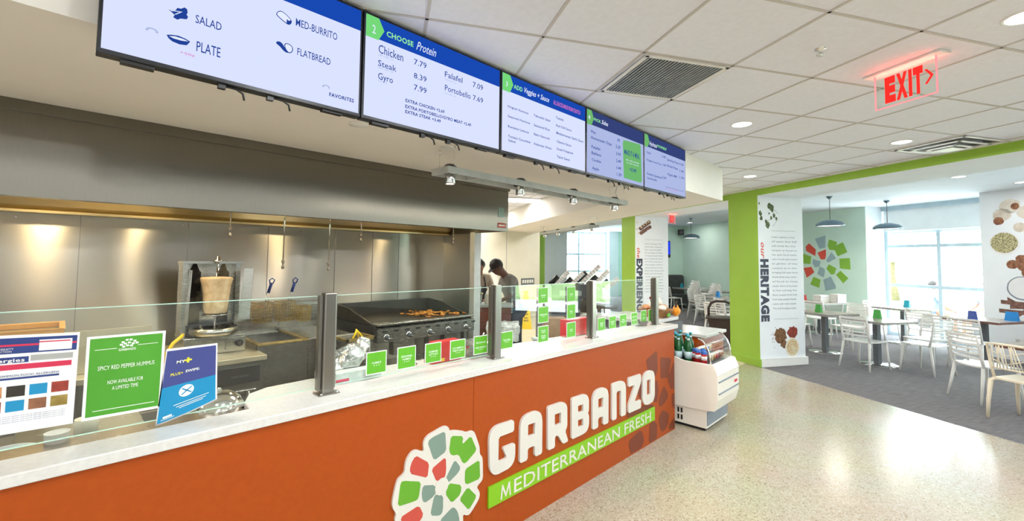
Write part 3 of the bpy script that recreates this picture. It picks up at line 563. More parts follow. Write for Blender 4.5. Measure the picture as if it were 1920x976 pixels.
# ---------------------------------------------------------------- menu screens
TX = [
(0,'SALAD',0.308,2.554,0.390,0.030,'b'),
(0,'PLATE',0.315,2.450,0.390,0.037,'b'),
(0,'MED-BURRITO',0.655,2.680,0.834,0.032,'b'),
(0,'FLATBREAD',0.665,2.556,0.807,0.030,'b'),
(0,'FAVORITES',0.806,2.417,0.921,0.016,'B'),
(0,'+50¢',0.267,2.425,0.311,0.009,'P'),
(1,'CHOOSE',1.079,2.793,1.233,0.026,'G'),
(1,'Protein',1.251,2.787,1.371,0.045,'w'),
(1,'Chicken',1.038,2.696,1.175,0.041,'b'),
(1,'Steak',1.037,2.631,1.138,0.029,'b'),
(1,'Gyro',1.039,2.566,1.120,0.032,'b'),
(1,'7.79',1.239,2.704,1.316,0.029,'b'),
(1,'8.39',1.240,2.632,1.318,0.028,'b'),
(1,'7.99',1.242,2.570,1.320,0.029,'b'),
(1,'Falafel',1.437,2.699,1.561,0.031,'b'),
(1,'7.09',1.639,2.700,1.718,0.031,'b'),
(1,'Portobello',1.439,2.623,1.623,0.032,'b'),
(1,'7.69',1.641,2.624,1.720,0.029,'b'),
(1,'EXTRA CHICKEN +2.69',1.194,2.494,1.439,0.016,'B'),
(1,'EXTRA PORTOBELLO/GYRO MEAT +2.49',1.193,2.463,1.630,0.016,'B'),
(1,'EXTRA STEAK +3.49',1.194,2.436,1.415,0.016,'B'),
(1,'140-180 cal',1.038,2.682,1.119,0.008,'g'),
(1,'140-180 cal',1.037,2.619,1.121,0.008,'g'),
(1,'210 cal',1.039,2.555,1.087,0.008,'g'),
(1,'250-390 cal',1.438,2.681,1.517,0.008,'g'),
(1,'60-100 cal',1.439,2.604,1.512,0.008,'g'),
(1,'2',1.003,2.781,1.021,0.041,'w'),
(2,'ADD',1.980,2.789,2.062,0.027,'G'),
(2,'Veggies + Sauce',2.070,2.790,2.329,0.035,'w'),
(2,'ALL SAUCES MADE FROM SCRATCH',2.380,2.792,2.698,0.029,'P'),
(2,'3',1.909,2.786,1.926,0.029,'w'),
(2,'Original Hummus',1.925,2.654,2.120,0.014,'b'),
(2,'Seasonal Hummus',1.929,2.592,2.138,0.014,'b'),
(2,'Romaine Lettuce',1.932,2.527,2.126,0.015,'b'),
(2,'Tomato Cucumber',1.933,2.465,2.148,0.015,'b'),
(2,'Salad',1.936,2.439,2.000,0.014,'b'),
(2,'Tabouleh Salad',2.173,2.656,2.345,0.015,'b'),
(2,'Seasoned Rice',2.174,2.590,2.342,0.016,'b'),
(2,'Baba Ganoush',2.178,2.529,2.341,0.015,'b'),
(2,'Kalamata Olives',2.179,2.464,2.361,0.015,'b'),
(2,'Tzatziki',2.408,2.696,2.496,0.016,'b'),
(2,'Red Chili Sauce',2.412,2.641,2.591,0.016,'b'),
(2,'Mediterranean Garlic Sauce',2.415,2.587,2.739,0.017,'b'),
(2,'Cilantro Sauce',2.419,2.527,2.587,0.017,'b'),
(2,'Greek Vinaigrette',2.419,2.475,2.612,0.016,'b'),
(2,'Tahini Sauce',2.421,2.419,2.572,0.017,'b'),
(3,'PICK',2.884,2.792,2.981,0.022,'G'),
(3,'Sides',2.988,2.790,3.082,0.033,'w'),
(3,'4',2.806,2.788,2.832,0.032,'w'),
(3,'Pita',2.843,2.688,2.906,0.021,'b'),
(3,'Homemade Chips',2.843,2.641,3.141,0.022,'b'),
(3,'Falafel',2.850,2.569,2.969,0.022,'b'),
(3,'Baklava',2.850,2.522,2.981,0.022,'b'),
(3,'Cookie',2.855,2.470,2.981,0.021,'b'),
(3,'Apple',2.859,2.404,2.953,0.022,'b'),
(3,'.99',3.220,2.696,3.267,0.024,'b'),
(3,'2.29',3.202,2.638,3.275,0.024,'b'),
(3,'2.99',3.207,2.579,3.280,0.023,'b'),
(3,'2.49',3.209,2.519,3.285,0.024,'b'),
(3,'1.49',3.214,2.461,3.287,0.023,'b'),
(3,'1.29',3.219,2.406,3.292,0.024,'b'),
(3,'MAKE IT A MEAL',3.341,2.608,3.605,0.043,'b'),
(3,'add a side and drink',3.365,2.561,3.593,0.012,'w'),
(3,'to your entree',3.373,2.538,3.587,0.011,'w'),
(3,'+2.99',3.428,2.475,3.542,0.029,'B'),
(4,'Hydrate',3.789,2.772,3.936,0.039,'w'),
(4,'YOURSELF',3.939,2.785,4.144,0.023,'G'),
(4,'Soda',3.740,2.689,3.813,0.020,'b'),
(4,'Organic Iced Tea',3.733,2.619,4.018,0.019,'b'),
(4,'Freshly Squeezed',3.744,2.490,4.034,0.020,'b'),
(4,'Lemonade',3.744,2.452,3.931,0.020,'b'),
(4,'Sparkling Water',4.153,2.691,4.424,0.021,'b'),
(4,'Bottled Water',4.152,2.630,4.403,0.022,'b'),
(4,'Organic Milk',4.158,2.546,4.382,0.022,'b'),
(4,'1.99',4.044,2.702,4.125,0.021,'b'),
(4,'1.99',4.046,2.621,4.127,0.021,'b'),
(4,'2.69',4.047,2.498,4.128,0.021,'b'),
(4,'2.29',4.435,2.692,4.535,0.022,'b'),
(4,'1.99',4.442,2.620,4.538,0.023,'b'),
(4,'1.79',4.440,2.551,4.540,0.022,'b'),
(4,'2,000 calories a day is used for general nutrition',4.113,2.421,4.537,0.008,'b'),
(4,'advice, but calorie needs vary',4.112,2.404,4.398,0.009,'P'),
]
HD = [2.768, 2.762, 2.758, 2.752, 2.752]
SL = ['menu screen with salad, plate, burrito and flatbread drawings', 'menu screen with large prices under a headline about choosing protein', 'menu screen with three columns of toppings and a pink note in its header', 'menu screen listing sides with a green meal box on it', 'menu screen listing drinks at the end beside the plain wall face']
YS = 1.945
for i in range(5):
    x0 = .048 + .91 * i + .003; x1 = x0 + .904; z0 = 2.357; z1 = 2.877
    t = thing('menu_screen', SL[i], 'menu screen', ((x0 + x1) / 2, YS, z0), group='menu screens in a row under the ceiling')
    MB().box(x0, x1, YS, YS + .05, z0, z1).build('screen_housing', 'bezel', t, w=True, bevel=.003)
    a0, a1, b0, b1 = x0 + .010, x1 - .010, z0 + .016, z1 - .012
    f = lambda a, b, d=0.: (a, YS - .0005 - d, b)
    dim = i >= 3
    g = MB(); g.prism([(a0, b0), (a1, b0), (a1, b1), (a0, b1)], f, 0, .0006, 0)
    g.prism([(a0, HD[i]), (a1, HD[i]), (a1, b1), (a0, b1)], f, .0008, .0012, 1 if not dim else 2)
    if i: 
        m_ = (b1 + HD[i] - .004) / 2; q = a0 + .066 if i < 3 else a0 + .06
        g.prism([(a0, HD[i] - .005), (q, HD[i] - .005), (q + .03, m_), (q, b1), (a0, b1)], f, .0014, .0018, 3 if not dim else 4)
    if i == 3: g.prism([(3.332, 2.402), (3.628, 2.398), (3.645, 2.42), (3.628, 2.73), (3.612, 2.745), (3.330, 2.728), (3.318, 2.70)], f, .0014, .0018, 4)
    g.build('screen_panel', None, t, w=True, mats=['scrw2' if dim else 'scrw', 'scrb', 'scrd', 'scrg', 'scrg2'])
    g = MB(); order = ['b', 'B', 'P', 'g', 'w', 'G']
    for (k, s, u0, v, u1, h, c) in TX:
        if k == i: put_text(g, s, u0, v, u1, h, lambda a, b: (a, YS - .0032, b), order.index(c), bold=.025 if c in 'BG' else (.004 if i < 2 else .014), shear=.28 if c == 'w' and len(s) > 1 and s[0] != '+' else 0.)
    if i == 0:
        F2 = lambda d0: f
        g.prism([(.23, 2.57), (.248, 2.575), (.254, 2.587), (.264, 2.588), (.274, 2.597), (.282, 2.594), (.284, 2.581), (.281, 2.574), (.286, 2.566), (.282, 2.556), (.265, 2.552), (.255, 2.544), (.243, 2.548), (.247, 2.558), (.238, 2.565)], f, .001, .0014, 0)
        g.prism([(.234, 2.5705), (.268, 2.578), (.268, 2.576), (.236, 2.568)], f, .002, .0024, 4); g.prism([(.246, 2.560), (.262, 2.575), (.264, 2.573), (.250, 2.560)], f, .002, .0024, 4)
        g.prism([(.227, 2.478), (.24, 2.483), (.26, 2.487), (.281, 2.484), (.296, 2.478), (.286, 2.461), (.265, 2.457), (.245, 2.46), (.234, 2.467)], f, .001, .0014, 0)
        g.prism([(.234, 2.476), (.252, 2.481), (.277, 2.480), (.290, 2.476), (.269, 2.472), (.246, 2.472)], f, .002, .0024, 4)
        g.prism(smoothpoly([(.576, 2.699), (.587, 2.717), (.603, 2.721), (.634, 2.702), (.641, 2.688), (.632, 2.672), (.618, 2.672), (.582, 2.691)], 2), f, .001, .0014, 0)
        g.prism(smoothpoly([(.579, 2.700), (.589, 2.714), (.603, 2.717), (.631, 2.700), (.637, 2.688), (.630, 2.675), (.619, 2.675), (.585, 2.693)], 2), f, .002, .0024, 4)
        g.prism([(.618, 2.674), (.619, 2.693), (.626, 2.688), (.636, 2.694), (.639, 2.688), (.63, 2.674)], f, .003, .0034, 0)
        g.prism(smoothpoly([(.578, 2.577), (.588, 2.589), (.605, 2.587), (.617, 2.566), (.634, 2.554), (.623, 2.550), (.609, 2.556), (.597, 2.569)], 2), f, .001, .0014, 0)
        g.prism(smoothpoly([(.609, 2.582), (.624, 2.594), (.644, 2.588), (.650, 2.572), (.641, 2.553), (.625, 2.552)], 2), f, .001, .0014, 0)
        g.prism(smoothpoly([(.613, 2.580), (.624, 2.590), (.641, 2.585), (.646, 2.572), (.639, 2.556), (.626, 2.556)], 2), f, .002, .0024, 4)
        for (cx, cz) in ((.187, 2.476), (.792, 2.452)):
            for k in range(7):
                a = k * PI / 6; g.prism([(cx + .014 * math.cos(a) + .004 * math.cos(q * PI / 3), cz + .009 * math.sin(a) + .003 * math.sin(q * PI / 3)) for q in range(6)], f, .001, .0014, 3)
    g.build('screen_lettering', None, t, w=True, mats=['tb', 'tb', 'tp', 'tg', 'tw', 'tG'])
    # media box, clips and short cable tails under the housing
    g = MB(); xx = (x0 + x1) / 2
    g.box(x0 + .06, x0 + .15, YS + .01, YS + .04, z0 - .012, z0).box(x1 - .17, x1 - .08, YS + .01, YS + .04, z0 - .008, z0); g.build('bottom_bracket', 'black', t, w=True)
    g = MB()
    for dx in (-.10, .07):
        g.box(xx + dx - .012, xx + dx + .012, YS + .01, YS + .03, z0 - .018, z0)
        g.tube([(xx + dx + .01, YS + .02, z0 - .004), (xx + dx + .05, YS + .02, z0 - .006), (xx + dx + .072, YS + .018, z0 - .018), (xx + dx + .076, YS + .012, z0 - .044)], .004)
    if i >= 3: g.tube([(xx + .15, YS + .02, z0), (xx + .17, YS + .01, z0 - .03), (xx + .20, YS + .01, z0 - .045), (xx + .22, YS + .02, z0 - .02), (xx + .19, YS + .02, z0)], .003)
    g.build('cable_tail', 'black', t, w=True)
# ---------------------------------------------------------------- lamps and ceiling fittings
def area(name, loc, size, e, col=(1, 1, 1), rot=(0, 0, 0), shape='DISK', sy=None, spread=PI):
    l = bpy.data.lights.new(name, 'AREA'); l.shape = shape; l.size = size; l.energy = e; l.color = col; l.spread = spread
    if sy: l.size_y = sy
    o = bpy.data.objects.new(name, l); o.location = loc; o.rotation_euler = rot; COL.objects.link(o); return o
LOBBY = 19.; WARM = (.95, .98, 1.)
def downlight(loc, label, group='round downlights in the tiled ceiling'):
    t = thing('ceiling_downlight', label, 'ceiling light', loc, 0, group)
    MB().lathe([(.092, 0), (.092, -.004), (.078, -.006), (.075, -.001)]).build('trim_ring', 'white', t)
    MB().cyl((0, 0, -.003), (0, 0, -.0045), .076, n=28).build('lens', 'lamp', t)
    return t
dl = None
for r, b, lab in ((2.93, 3.12, 'round downlight next to the big dark return vent, nearest the menu screens'), (4.84, 3.12, 'round downlight beside the square white air diffuser'), (4.84, 5.02, 'round downlight farthest away, just above the right end of the menu screens'), (2.93, 1.33, 'round downlight cut by the right frame edge near the exit sign')):
    downlight(W(r, b, CH), lab)
for r in (-3.4, -1.6, .3, 1.55, 2.93, 4.84):
    for b in (-4.4, -2.5, -.6, 1.33, 3.12):
        x, y, _ = W(r, b)
        if y > 1.3 and r < 2.5: continue
        area('lobby_lamp', (x, y, CH - .02), .15, LOBBY, WARM)
area('lobby_lamp', W(4.84, 5.02, CH - .02), .15, LOBBY, WARM)
for r, b, lab in ((8.49, 4.70, 'small round downlight in the dining ceiling between the green beam and the mural wall'), (9.98, 4.70, 'small round downlight at the right frame edge, above the mushroom mural'), (10.2, 13.3, 'small round downlight behind the far exit sign')):
    downlight(W(r, b, DC), lab, 'round downlights in the dining ceiling')
    area('dining_lamp', W(r, b, DC - .02), .15, 12, (1, .96, .92))
# return vent
t = thing('return_vent', 'large square return vent with dark slats in the tiled ceiling', 'vent', W(1.695, 2.485, CH), A30)
g = MB(); s = .29
for a in ((-s, s, -s, -s + .025), (-s, s, s - .025, s), (-s, -s + .025, -s, s), (s - .025, s, -s, s)): g.box(*a, -.012, -.002)
g.build('vent_frame', 'white', t, bevel=.002)
MB().box(-s + .02, s - .02, -s + .02, s - .02, -.0045, -.003).build('vent_cavity', 'black', t)
g = MB()
for k in range(24):
    x = -s + .036 + k * .0222; g.box(x, x + .007, -s + .02, s - .02, -.011, -.005)
g.build('vent_slats', 'lightgrey', t)
# supply diffuser
t = thing('air_diffuser', 'square white supply diffuser with stepped frames, touching the green beam', 'vent', W(5.42, 3.07, CH), A30)
for k, (s, z) in enumerate(((.30, -.004), (.22, -.02), (.14, -.034))):
    g = MB(); w_ = .028
    for a in ((-s, s, -s, -s + w_), (-s, s, s - w_, s), (-s, -s + w_, -s, s), (s - w_, s, -s, s)): g.box(*a, z - .008, z)
    g.build('diffuser_ring', 'white', t)
MB().box(-.29, .29, -.29, .29, -.003, -.001).build('diffuser_throat', 'darkgrey', t); MB().box(-.08, .08, -.08, .08, -.05, -.042).build('diffuser_center', 'white', t)
# exit signs
def exit_sign(loc, rz, label):
    t = thing('exit_sign', label, 'exit sign', loc, rz, 'lit red exit signs')
    MB().box(-.21, .21, -.045, .045, -.014, 0).build('canopy', 'white', t, bevel=.003)
    MB().box(-.165, .165, -.004, .004, -.225, -.014).build('sign_plate', 'glass', t)
    g = MB()
    g.box(-.166, -.162, -.005, .005, -.226, -.014).box(.162, .166, -.005, .005, -.226, -.014).box(-.166, .166, -.005, .005, -.228, -.223); g.build('lit_edge', 'exitglow', t)
    g = MB()
    for a, b, c in (('E', -.105, -.045), ('X', -.04, .02), ('I', .026, .044), ('T', .05, .10)): put_text(g, a, a and b, -.19, c, .135, lambda u, v: (u, -.0055, v), bold=.07)
    g.prism([(.108, -.075), (.121, -.075), (.152, -.118), (.121, -.161), (.108, -.161), (.137, -.118)], lambda a, b, d: (a, -.005 - d, b), 0, .001)
    g.build('exit_lettering', 'exitred', t)
    area('exit_glow', (loc[0], loc[1], loc[2] - .05), .3, .9, (1, .05, .04), (PI, 0, rz), 'RECTANGLE', .05)
    return t
exit_sign(W(2.965, 1.885, CH), A30 + PI / 2 + PI, 'red EXIT sign on a clear plate hanging from the tiled ceiling at the upper right')
exit_sign(W(6.3, 8.85, 2.79), A30 + .5, 'small red EXIT sign far away under the beam between the two printed columns')
t = thing('sprinkler_head', 'small sprinkler head in the ceiling tile left of the EXIT sign', 'sprinkler', W(2.30, 1.87, CH))
MB().lathe([(.03, 0), (.028, -.006), (.012, -.01), (.008, -.03), (.02, -.034), (.02, -.037), (.001, -.038)]).build('sprinkler_body', 'chrome', t)
o = MB().lathe([(.055, 0), (.053, -.008), (.03, -.014), (.001, -.015)], (1.176, 2.413, LC)).build('smoke_detector', 'white'); tag(o, 'round white disc on the low ceiling just under the second menu screen', 'detector')
# track lights on the low ceiling
def track(loc, rz, L_, label, group, n=4):
    t = thing('track_light', label, 'track light', loc, rz, group)   # local x along the rail, z=0 at ceiling
    zt = -.15
    MB().box(0, L_, -.095, -.08, zt - .045, zt).box(0, L_, .08, .095, zt - .045, zt).box(0, .015, -.08, .08, zt - .045, zt).box(L_ - .015, L_, -.08, .08, zt - .045, zt).box(.3, .315, -.08, .08, zt - .04, zt).box(L_ * .45, L_ * .45 + .015, -.08, .08, zt - .04, zt).box(L_ * .8, L_ * .8 + .015, -.08, .08, zt - .04, zt).build('rail_frame', 'lightgrey', t)
    for k in range(n):
        x = .09 + (L_ - .2) * k / (n - 1)
        h = MB().lathe([(.001, .06), (.03, .055), (.055, .03), (.06, 0), (.05, -.01)], (x, 0, zt - .02)).build('lamp_dome', 'darkgrey', t)
        MB().lathe([(.034, 0), (.037, -.02), (.037, -.075), (.033, -.085), (.030, -.078)], (x, 0, zt - .02)).build('lamp_can', 'chrome', t)
        MB().cyl((x, 0, zt - .098), (x, 0, zt - .1), .031, n=18).build('lamp_lens', 'lampw', t)
    for x in (.06, L_ - .06):
        for y in (-.085, .085):
            MB().cyl((x, y, zt), (x, y, -.02), .0018, n=6).cyl((x, y, -.03), (x, y, -.004), .006, n=8).build('hanging_wire', 'chrome', t)
        MB().cyl((x, 0, -.006), (x, 0, 0), .05, n=18).build('ceiling_cup', 'white', t)
    MB().tube([(L_ - .06, 0, -.005), (L_ - .05, .02, -.06), (L_ + .0, .03, -.10), (L_ - .02, .01, -.14)], .003).build('lamp_cord', 'lightgrey', t)
    return t
track((1.80, 2.47, LC), .0, 2.35, 'four-lamp track light hanging over the counter in front of the steel hood', 'hanging track lights')
track((6.62, 4.45, LC), math.radians(60), 2.70, 'second four-lamp track light, farther away over the back serving line', 'hanging track lights')
for k in range(4):
    x = 1.80 + .09 + 2.15 * k / 3; area('track_lamp', (x, 2.47, LC - .26), .06, 4.5, (1, .95, .86))
    q = .09 + 2.5 * k / 3; area('track_lamp', (6.62 + q * .5, 4.45 + q * .866, LC - .26), .06, 7, (1, .95, .88))
# kitchen ceiling troffers
def troffer(loc, label):
    t = thing('ceiling_troffer', label, 'ceiling light', loc, A30, 'kitchen ceiling troffers')
    MB().box(-.60, .60, -.30, .30, -.02, -.006).build('troffer_frame', 'white', t, bevel=.003)
    MB().box(-.57, .57, -.27, .27, -.024, -.0205).build('troffer_lens', 'tube', t)
    area('troffer_lamp', (loc[0], loc[1], loc[2] - .04), 1.1, 45, (1, .98, .94), (0, 0, A30), 'RECTANGLE', .5)
troffer((6.25, 6.15, CH), 'bright rectangular ceiling light seen past the end of the steel hood')
area('kitchen_lamp', (4.0, 6.4, CH - .05), .9, 40, (1, .97, .93), shape='SQUARE'); area('kitchen_lamp', (7.2, 8.0, CH - .05), .9, 30, (1, .97, .93), shape='SQUARE')
area('kitchen_lamp', (1.0, 6.4, CH - .05), .9, 20, (1, .97, .93), shape='SQUARE')
for q in (8.5, 11.5, 14.5): area('passage_fill', W(5.0, q, CH - .05), .5, 22, (1, .97, .93), shape='SQUARE')  # unseen fill lights, added to brighten the passage behind the glass
for x in (-1.5, .2, 1.9, 3.6): area('aisle_fill', (x, 2.85, LC - .01), .3, 9, (1, .98, .95), spread=math.radians(115))  # added fill for bounce onto the low ceiling; spread narrowed against hood reflections
# ---------------------------------------------------------------- extraction hood
t = thing('extraction_hood', 'long stainless extraction hood over the cooking line', 'hood', (.8, 3.85, 1.99))
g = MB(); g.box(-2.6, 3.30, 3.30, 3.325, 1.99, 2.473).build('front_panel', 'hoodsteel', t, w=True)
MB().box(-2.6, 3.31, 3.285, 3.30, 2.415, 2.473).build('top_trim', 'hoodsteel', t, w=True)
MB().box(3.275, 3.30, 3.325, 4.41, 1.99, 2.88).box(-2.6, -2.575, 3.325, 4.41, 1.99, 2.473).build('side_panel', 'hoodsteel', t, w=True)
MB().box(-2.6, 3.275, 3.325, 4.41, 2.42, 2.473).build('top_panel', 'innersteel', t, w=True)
g = MB(); g.prism([(4.40, 1.992), (4.40, 2.40), (4.02, 2.40), (4.26, 2.02), (4.30, 1.992)], lambda a, b, d: (d, a, b), -2.57, 3.27); g.build('filter_bank', 'innersteel', t, w=True)
MB().box(-2.6, 3.275, 4.28, 4.405, 1.975, 1.992).build('grease_gutter', 'innersteel', t, w=True)
MB().box(-2.6, 3.30, 3.325, 3.37, 1.99, 2.0).build('front_lip', 'hoodsteel', t, w=True)
g = MB()
for x in (.65, 2.1, 2.75, 2.95): g.box(x - .06, x + .06, 3.7, 3.9, 2.28, 2.42)
g.build('lamp_housing', 'innersteel', t, w=True)
g = MB()
for x in (-.22, .18, .45, .68, .72, 1.6, 2.4): g.cyl((x, 4.405, 1.945), (x, 4.40, 1.945), .006, n=8)
g.build('screw_head', 'chrome', t, w=True)
MB().box(3.155, 3.235, 3.297, 3.2995, 2.135, 2.235).build('green_sticker', 'scrg2' if 0 else 'pslate', t, w=True)
MB().box(3.145, 3.265, 3.297, 3.2995, 2.025, 2.075).build('maker_plate', 'spice2', t, w=True)
g = MB(); put_text(g, 'GARBANZO', 3.155, 2.04, 3.255, .018, lambda a, b: (a, 3.2955, b), bold=.01); g.build('plate_lettering', 'texw', t, w=True)
for x, e in ((-1.2, 5), (-.1, 9), (.5, 6), (1.6, 6), (2.8, 5)): area('hood_lamp', (x, 3.78, 2.27), .12, e, (1, .76, .42))
for x, zb, lab in ((.945, 1.85, 'short steel nozzle pipe hanging from the hood above the meat cone'), (1.35, 1.595, 'long steel nozzle pipe hanging above the fryer baskets'), (1.746, 1.575, 'long steel nozzle pipe hanging above the first glass post'), (2.06, 1.85, 'short steel nozzle pipe hanging above the left part of the griddle'), (3.20, 1.86, 'short bent nozzle pipe near the right end of the hood')):
    t = thing('nozzle_pipe', lab, 'pipe', (x, 4.1, zb), 0, 'fire nozzles under the hood')
    MB().tube([(0, 0, .06), (.003, 0, 2.415 - zb)], .006, 8).build('pipe', 'chrome', t)
    MB().lathe([(.004, 0), (.012, .005), (.012, .025), (.008, .03), (.008, .05), (.013, .055), (.013, .075), (.006, .08)], (0, 0, 0), 12).build('nozzle', 'poststeel', t)
# ---------------------------------------------------------------- gyro machine
t = thing('gyro_machine', 'vertical meat broiler with a pale meat cone on its spit', 'broiler', (.80, 3.80, 1.02))
MB().box(.60, .97, 3.66, 4.00, 1.02, 1.14).build('base_box', 'steel', t, w=True, bevel=.004)
MB().box(.615, .955, 3.96, 4.0, 1.14, 1.66).build('back_panel', 'steel', t, w=True)
MB().box(.605, .635, 3.82, 3.99, 1.10, 1.645).box(.935, .965, 3.84, 3.99, 1.10, 1.645).build('side_post', 'steel', t, w=True)
MB().box(.60, .975, 3.80, 4.0, 1.645, 1.662).build('top_bar', 'steel', t, w=True)
g = MB(); g.prism([(.655, 1.19), (.655, 1.58), (.67, 1.60), (.69, 1.645), (.705, 1.645), (.725, 1.59), (.735, 1.58), (.735, 1.19)], lambda a, b, d: (a, 3.958 - d, b), 0, .012)
g.prism([(.84, 1.19), (.84, 1.58), (.855, 1.60), (.875, 1.645), (.885, 1.645), (.90, 1.59), (.915, 1.58), (.915, 1.19)], lambda a, b, d: (a, 3.958 - d, b), 0, .012); g.build('burner_panel', 'soot', t, w=True)
g = MB(); g.hexa([(.925, 3.70), (.995, 3.68), (1.0, 3.69), (.93, 3.71)], [(.955, 3.70), (1.01, 3.68), (1.015, 3.69), (.96, 3.71)], 1.24, 1.61); g.build('side_shield', 'steel', t, w=True)
g = MB(); g.hexa([(.612, 3.74), (.63, 3.73), (.64, 3.95), (.622, 3.96)], [(.635, 3.74), (.645, 3.73), (.655, 3.95), (.643, 3.96)], 1.22, 1.60); g.build('side_shield', 'steel', t, w=True)
sp = MB().cyl((.795, 3.76, 1.16), (.80, 3.76, 1.69), .008, n=12).build('spit', 'chrome', t, w=True)
MB().lathe([(.0, 1.70), (.012, 1.695), (.012, 1.672), (.03, 1.668), (.03, 1.66), (0, 1.658)], (.80, 3.76, 0)).build('spit_knob', 'chrome', t, w=True)
g = MB(); g.lathe([(.001, 1.292), (.062, 1.292), (.070, 1.30), (.074, 1.34), (.080, 1.42), (.086, 1.48), (.094, 1.515), (.099, 1.535), (.095, 1.548), (.04, 1.552), (.001, 1.552)], (.797, 3.76, 0), 48)
for v in g.b.verts:
    k = .0016 * math.sin(v.co.z * 190 + 3 * math.sin(v.co.x * 60)) + .0012 * random.random(); d = Vector((v.co.x - .797, v.co.y - 3.76, 0))
    if d.length > .05: v.co += d.normalized() * k
g.build('meat_cone', 'meat', t, w=True)
MB().cyl((.797, 3.76, 1.277), (.797, 3.76, 1.286), .082, n=28).build('cone_plate', 'steel', t, w=True)
MB().lathe([(.001, 1.15), (.13, 1.15), (.145, 1.155), (.145, 1.20), (.140, 1.20), (.138, 1.165), (.001, 1.162)], (.785, 3.72, 0), 36).build('drip_pan', 'steel', t, w=True)
MB().box(.63, .90, 3.85, 3.95, 1.195, 1.212).build('deflector_bar', 'cast', t, w=True)
MB().box(.845, .955, 3.64, 3.66, 1.04, 1.12).build('control_box', 'steel', t, w=True)
kn = MB().cyl((.92, 3.64, 1.085), (.92, 3.61, 1.085), .024, n=18).build('control_knob', 'black', t, w=True)
MB().cyl((.92, 3.61, 1.085), (.92, 3.607, 1.085), .012, n=14).build('knob_cap', 'chrome', kn)
# stand under it
t = thing('warming_cabinet', 'steel cabinet with a black control strip under the meat broiler', 'cabinet', (.55, 3.7, 0))
MB().box(.10, 1.03, 3.42, 4.25, .10, .985).build('body', 'darksteel', t, w=True)
MB().box(.09, 1.04, 3.40, 4.25, .985, 1.018).build('top', 'beigep', t, w=True, bevel=.003)
MB().box(.40, 1.0, 3.405, 3.42, .845, .955).build('control_strip', 'black', t, w=True)
g = MB(); put_text(g, 'HOT FOOD', .83, .89, .93, .012, lambda a, b: (a, 3.4035, b), bold=.01); g.build('strip_lettering', 'tpost', t, w=True)
MB().box(.12, .52, 3.405, 3.42, .15, .80).box(.55, .98, 3.405, 3.42, .15, .80).build('door', 'steel', t, w=True, bevel=.003)
MB().tube([(.93, 3.41, .70), (.93, 3.38, .70), (.93, 3.38, .79), (.93, 3.41, .79)], .006).build('door_handle', 'chrome', t, w=True)
o = MB().tube([(.50, 3.60, 1.02), (.50, 3.56, 1.08), (.53, 3.55, 1.14), (.58, 3.60, 1.17), (.60, 3.68, 1.17)], .011).build('yellow_hose', 'hose'); tag(o, 'yellow gas hose curving up at the left foot of the meat broiler', 'hose')
# steel folding lid and amber crate at the left
o = MB().box(-.02, .42, 3.55, 3.57, 1.02, 1.262).build('splash_screen', 'beigep'); tag(o, 'shiny warm-toned steel splash panel standing behind the green poster', 'panel')
t = thing('crate', 'translucent amber plastic crate with a rim, at the far left behind the allergy poster', 'crate', (-.2, 3.3, 1.02))
g = MB(); g.hexa([(-.50, 3.22), (-.03, 3.22), (-.03, 3.5), (-.50, 3.5)], [(-.53, 3.19), (0., 3.19), (0., 3.52), (-.53, 3.52)], 1.02, 1.30); g.build('crate_body', 'amber', t, w=True)
g = MB(); g.box(-.56, .03, 3.17, 3.19, 1.30, 1.33).box(-.56, .03, 3.52, 3.54, 1.30, 1.33).box(0.01, .03, 3.17, 3.54, 1.30, 1.33).box(-.56, -.54, 3.17, 3.54, 1.30, 1.33); g.build('crate_rim', 'smoke', t, w=True, bevel=.004)
t = thing('work_table', 'steel work table at the far left of the cooking line', 'table', (-.8, 3.7, 0))
MB().box(-1.7, .08, 3.1, 4.3, .98, 1.018).build('table_top', 'darksteel', t, w=True, bevel=.003)
for x in (-1.65, .03):
    for y in (3.15, 4.25): MB().cyl((x, y, 0), (x, y, .98), .02).build('leg', 'steel', t, w=True)
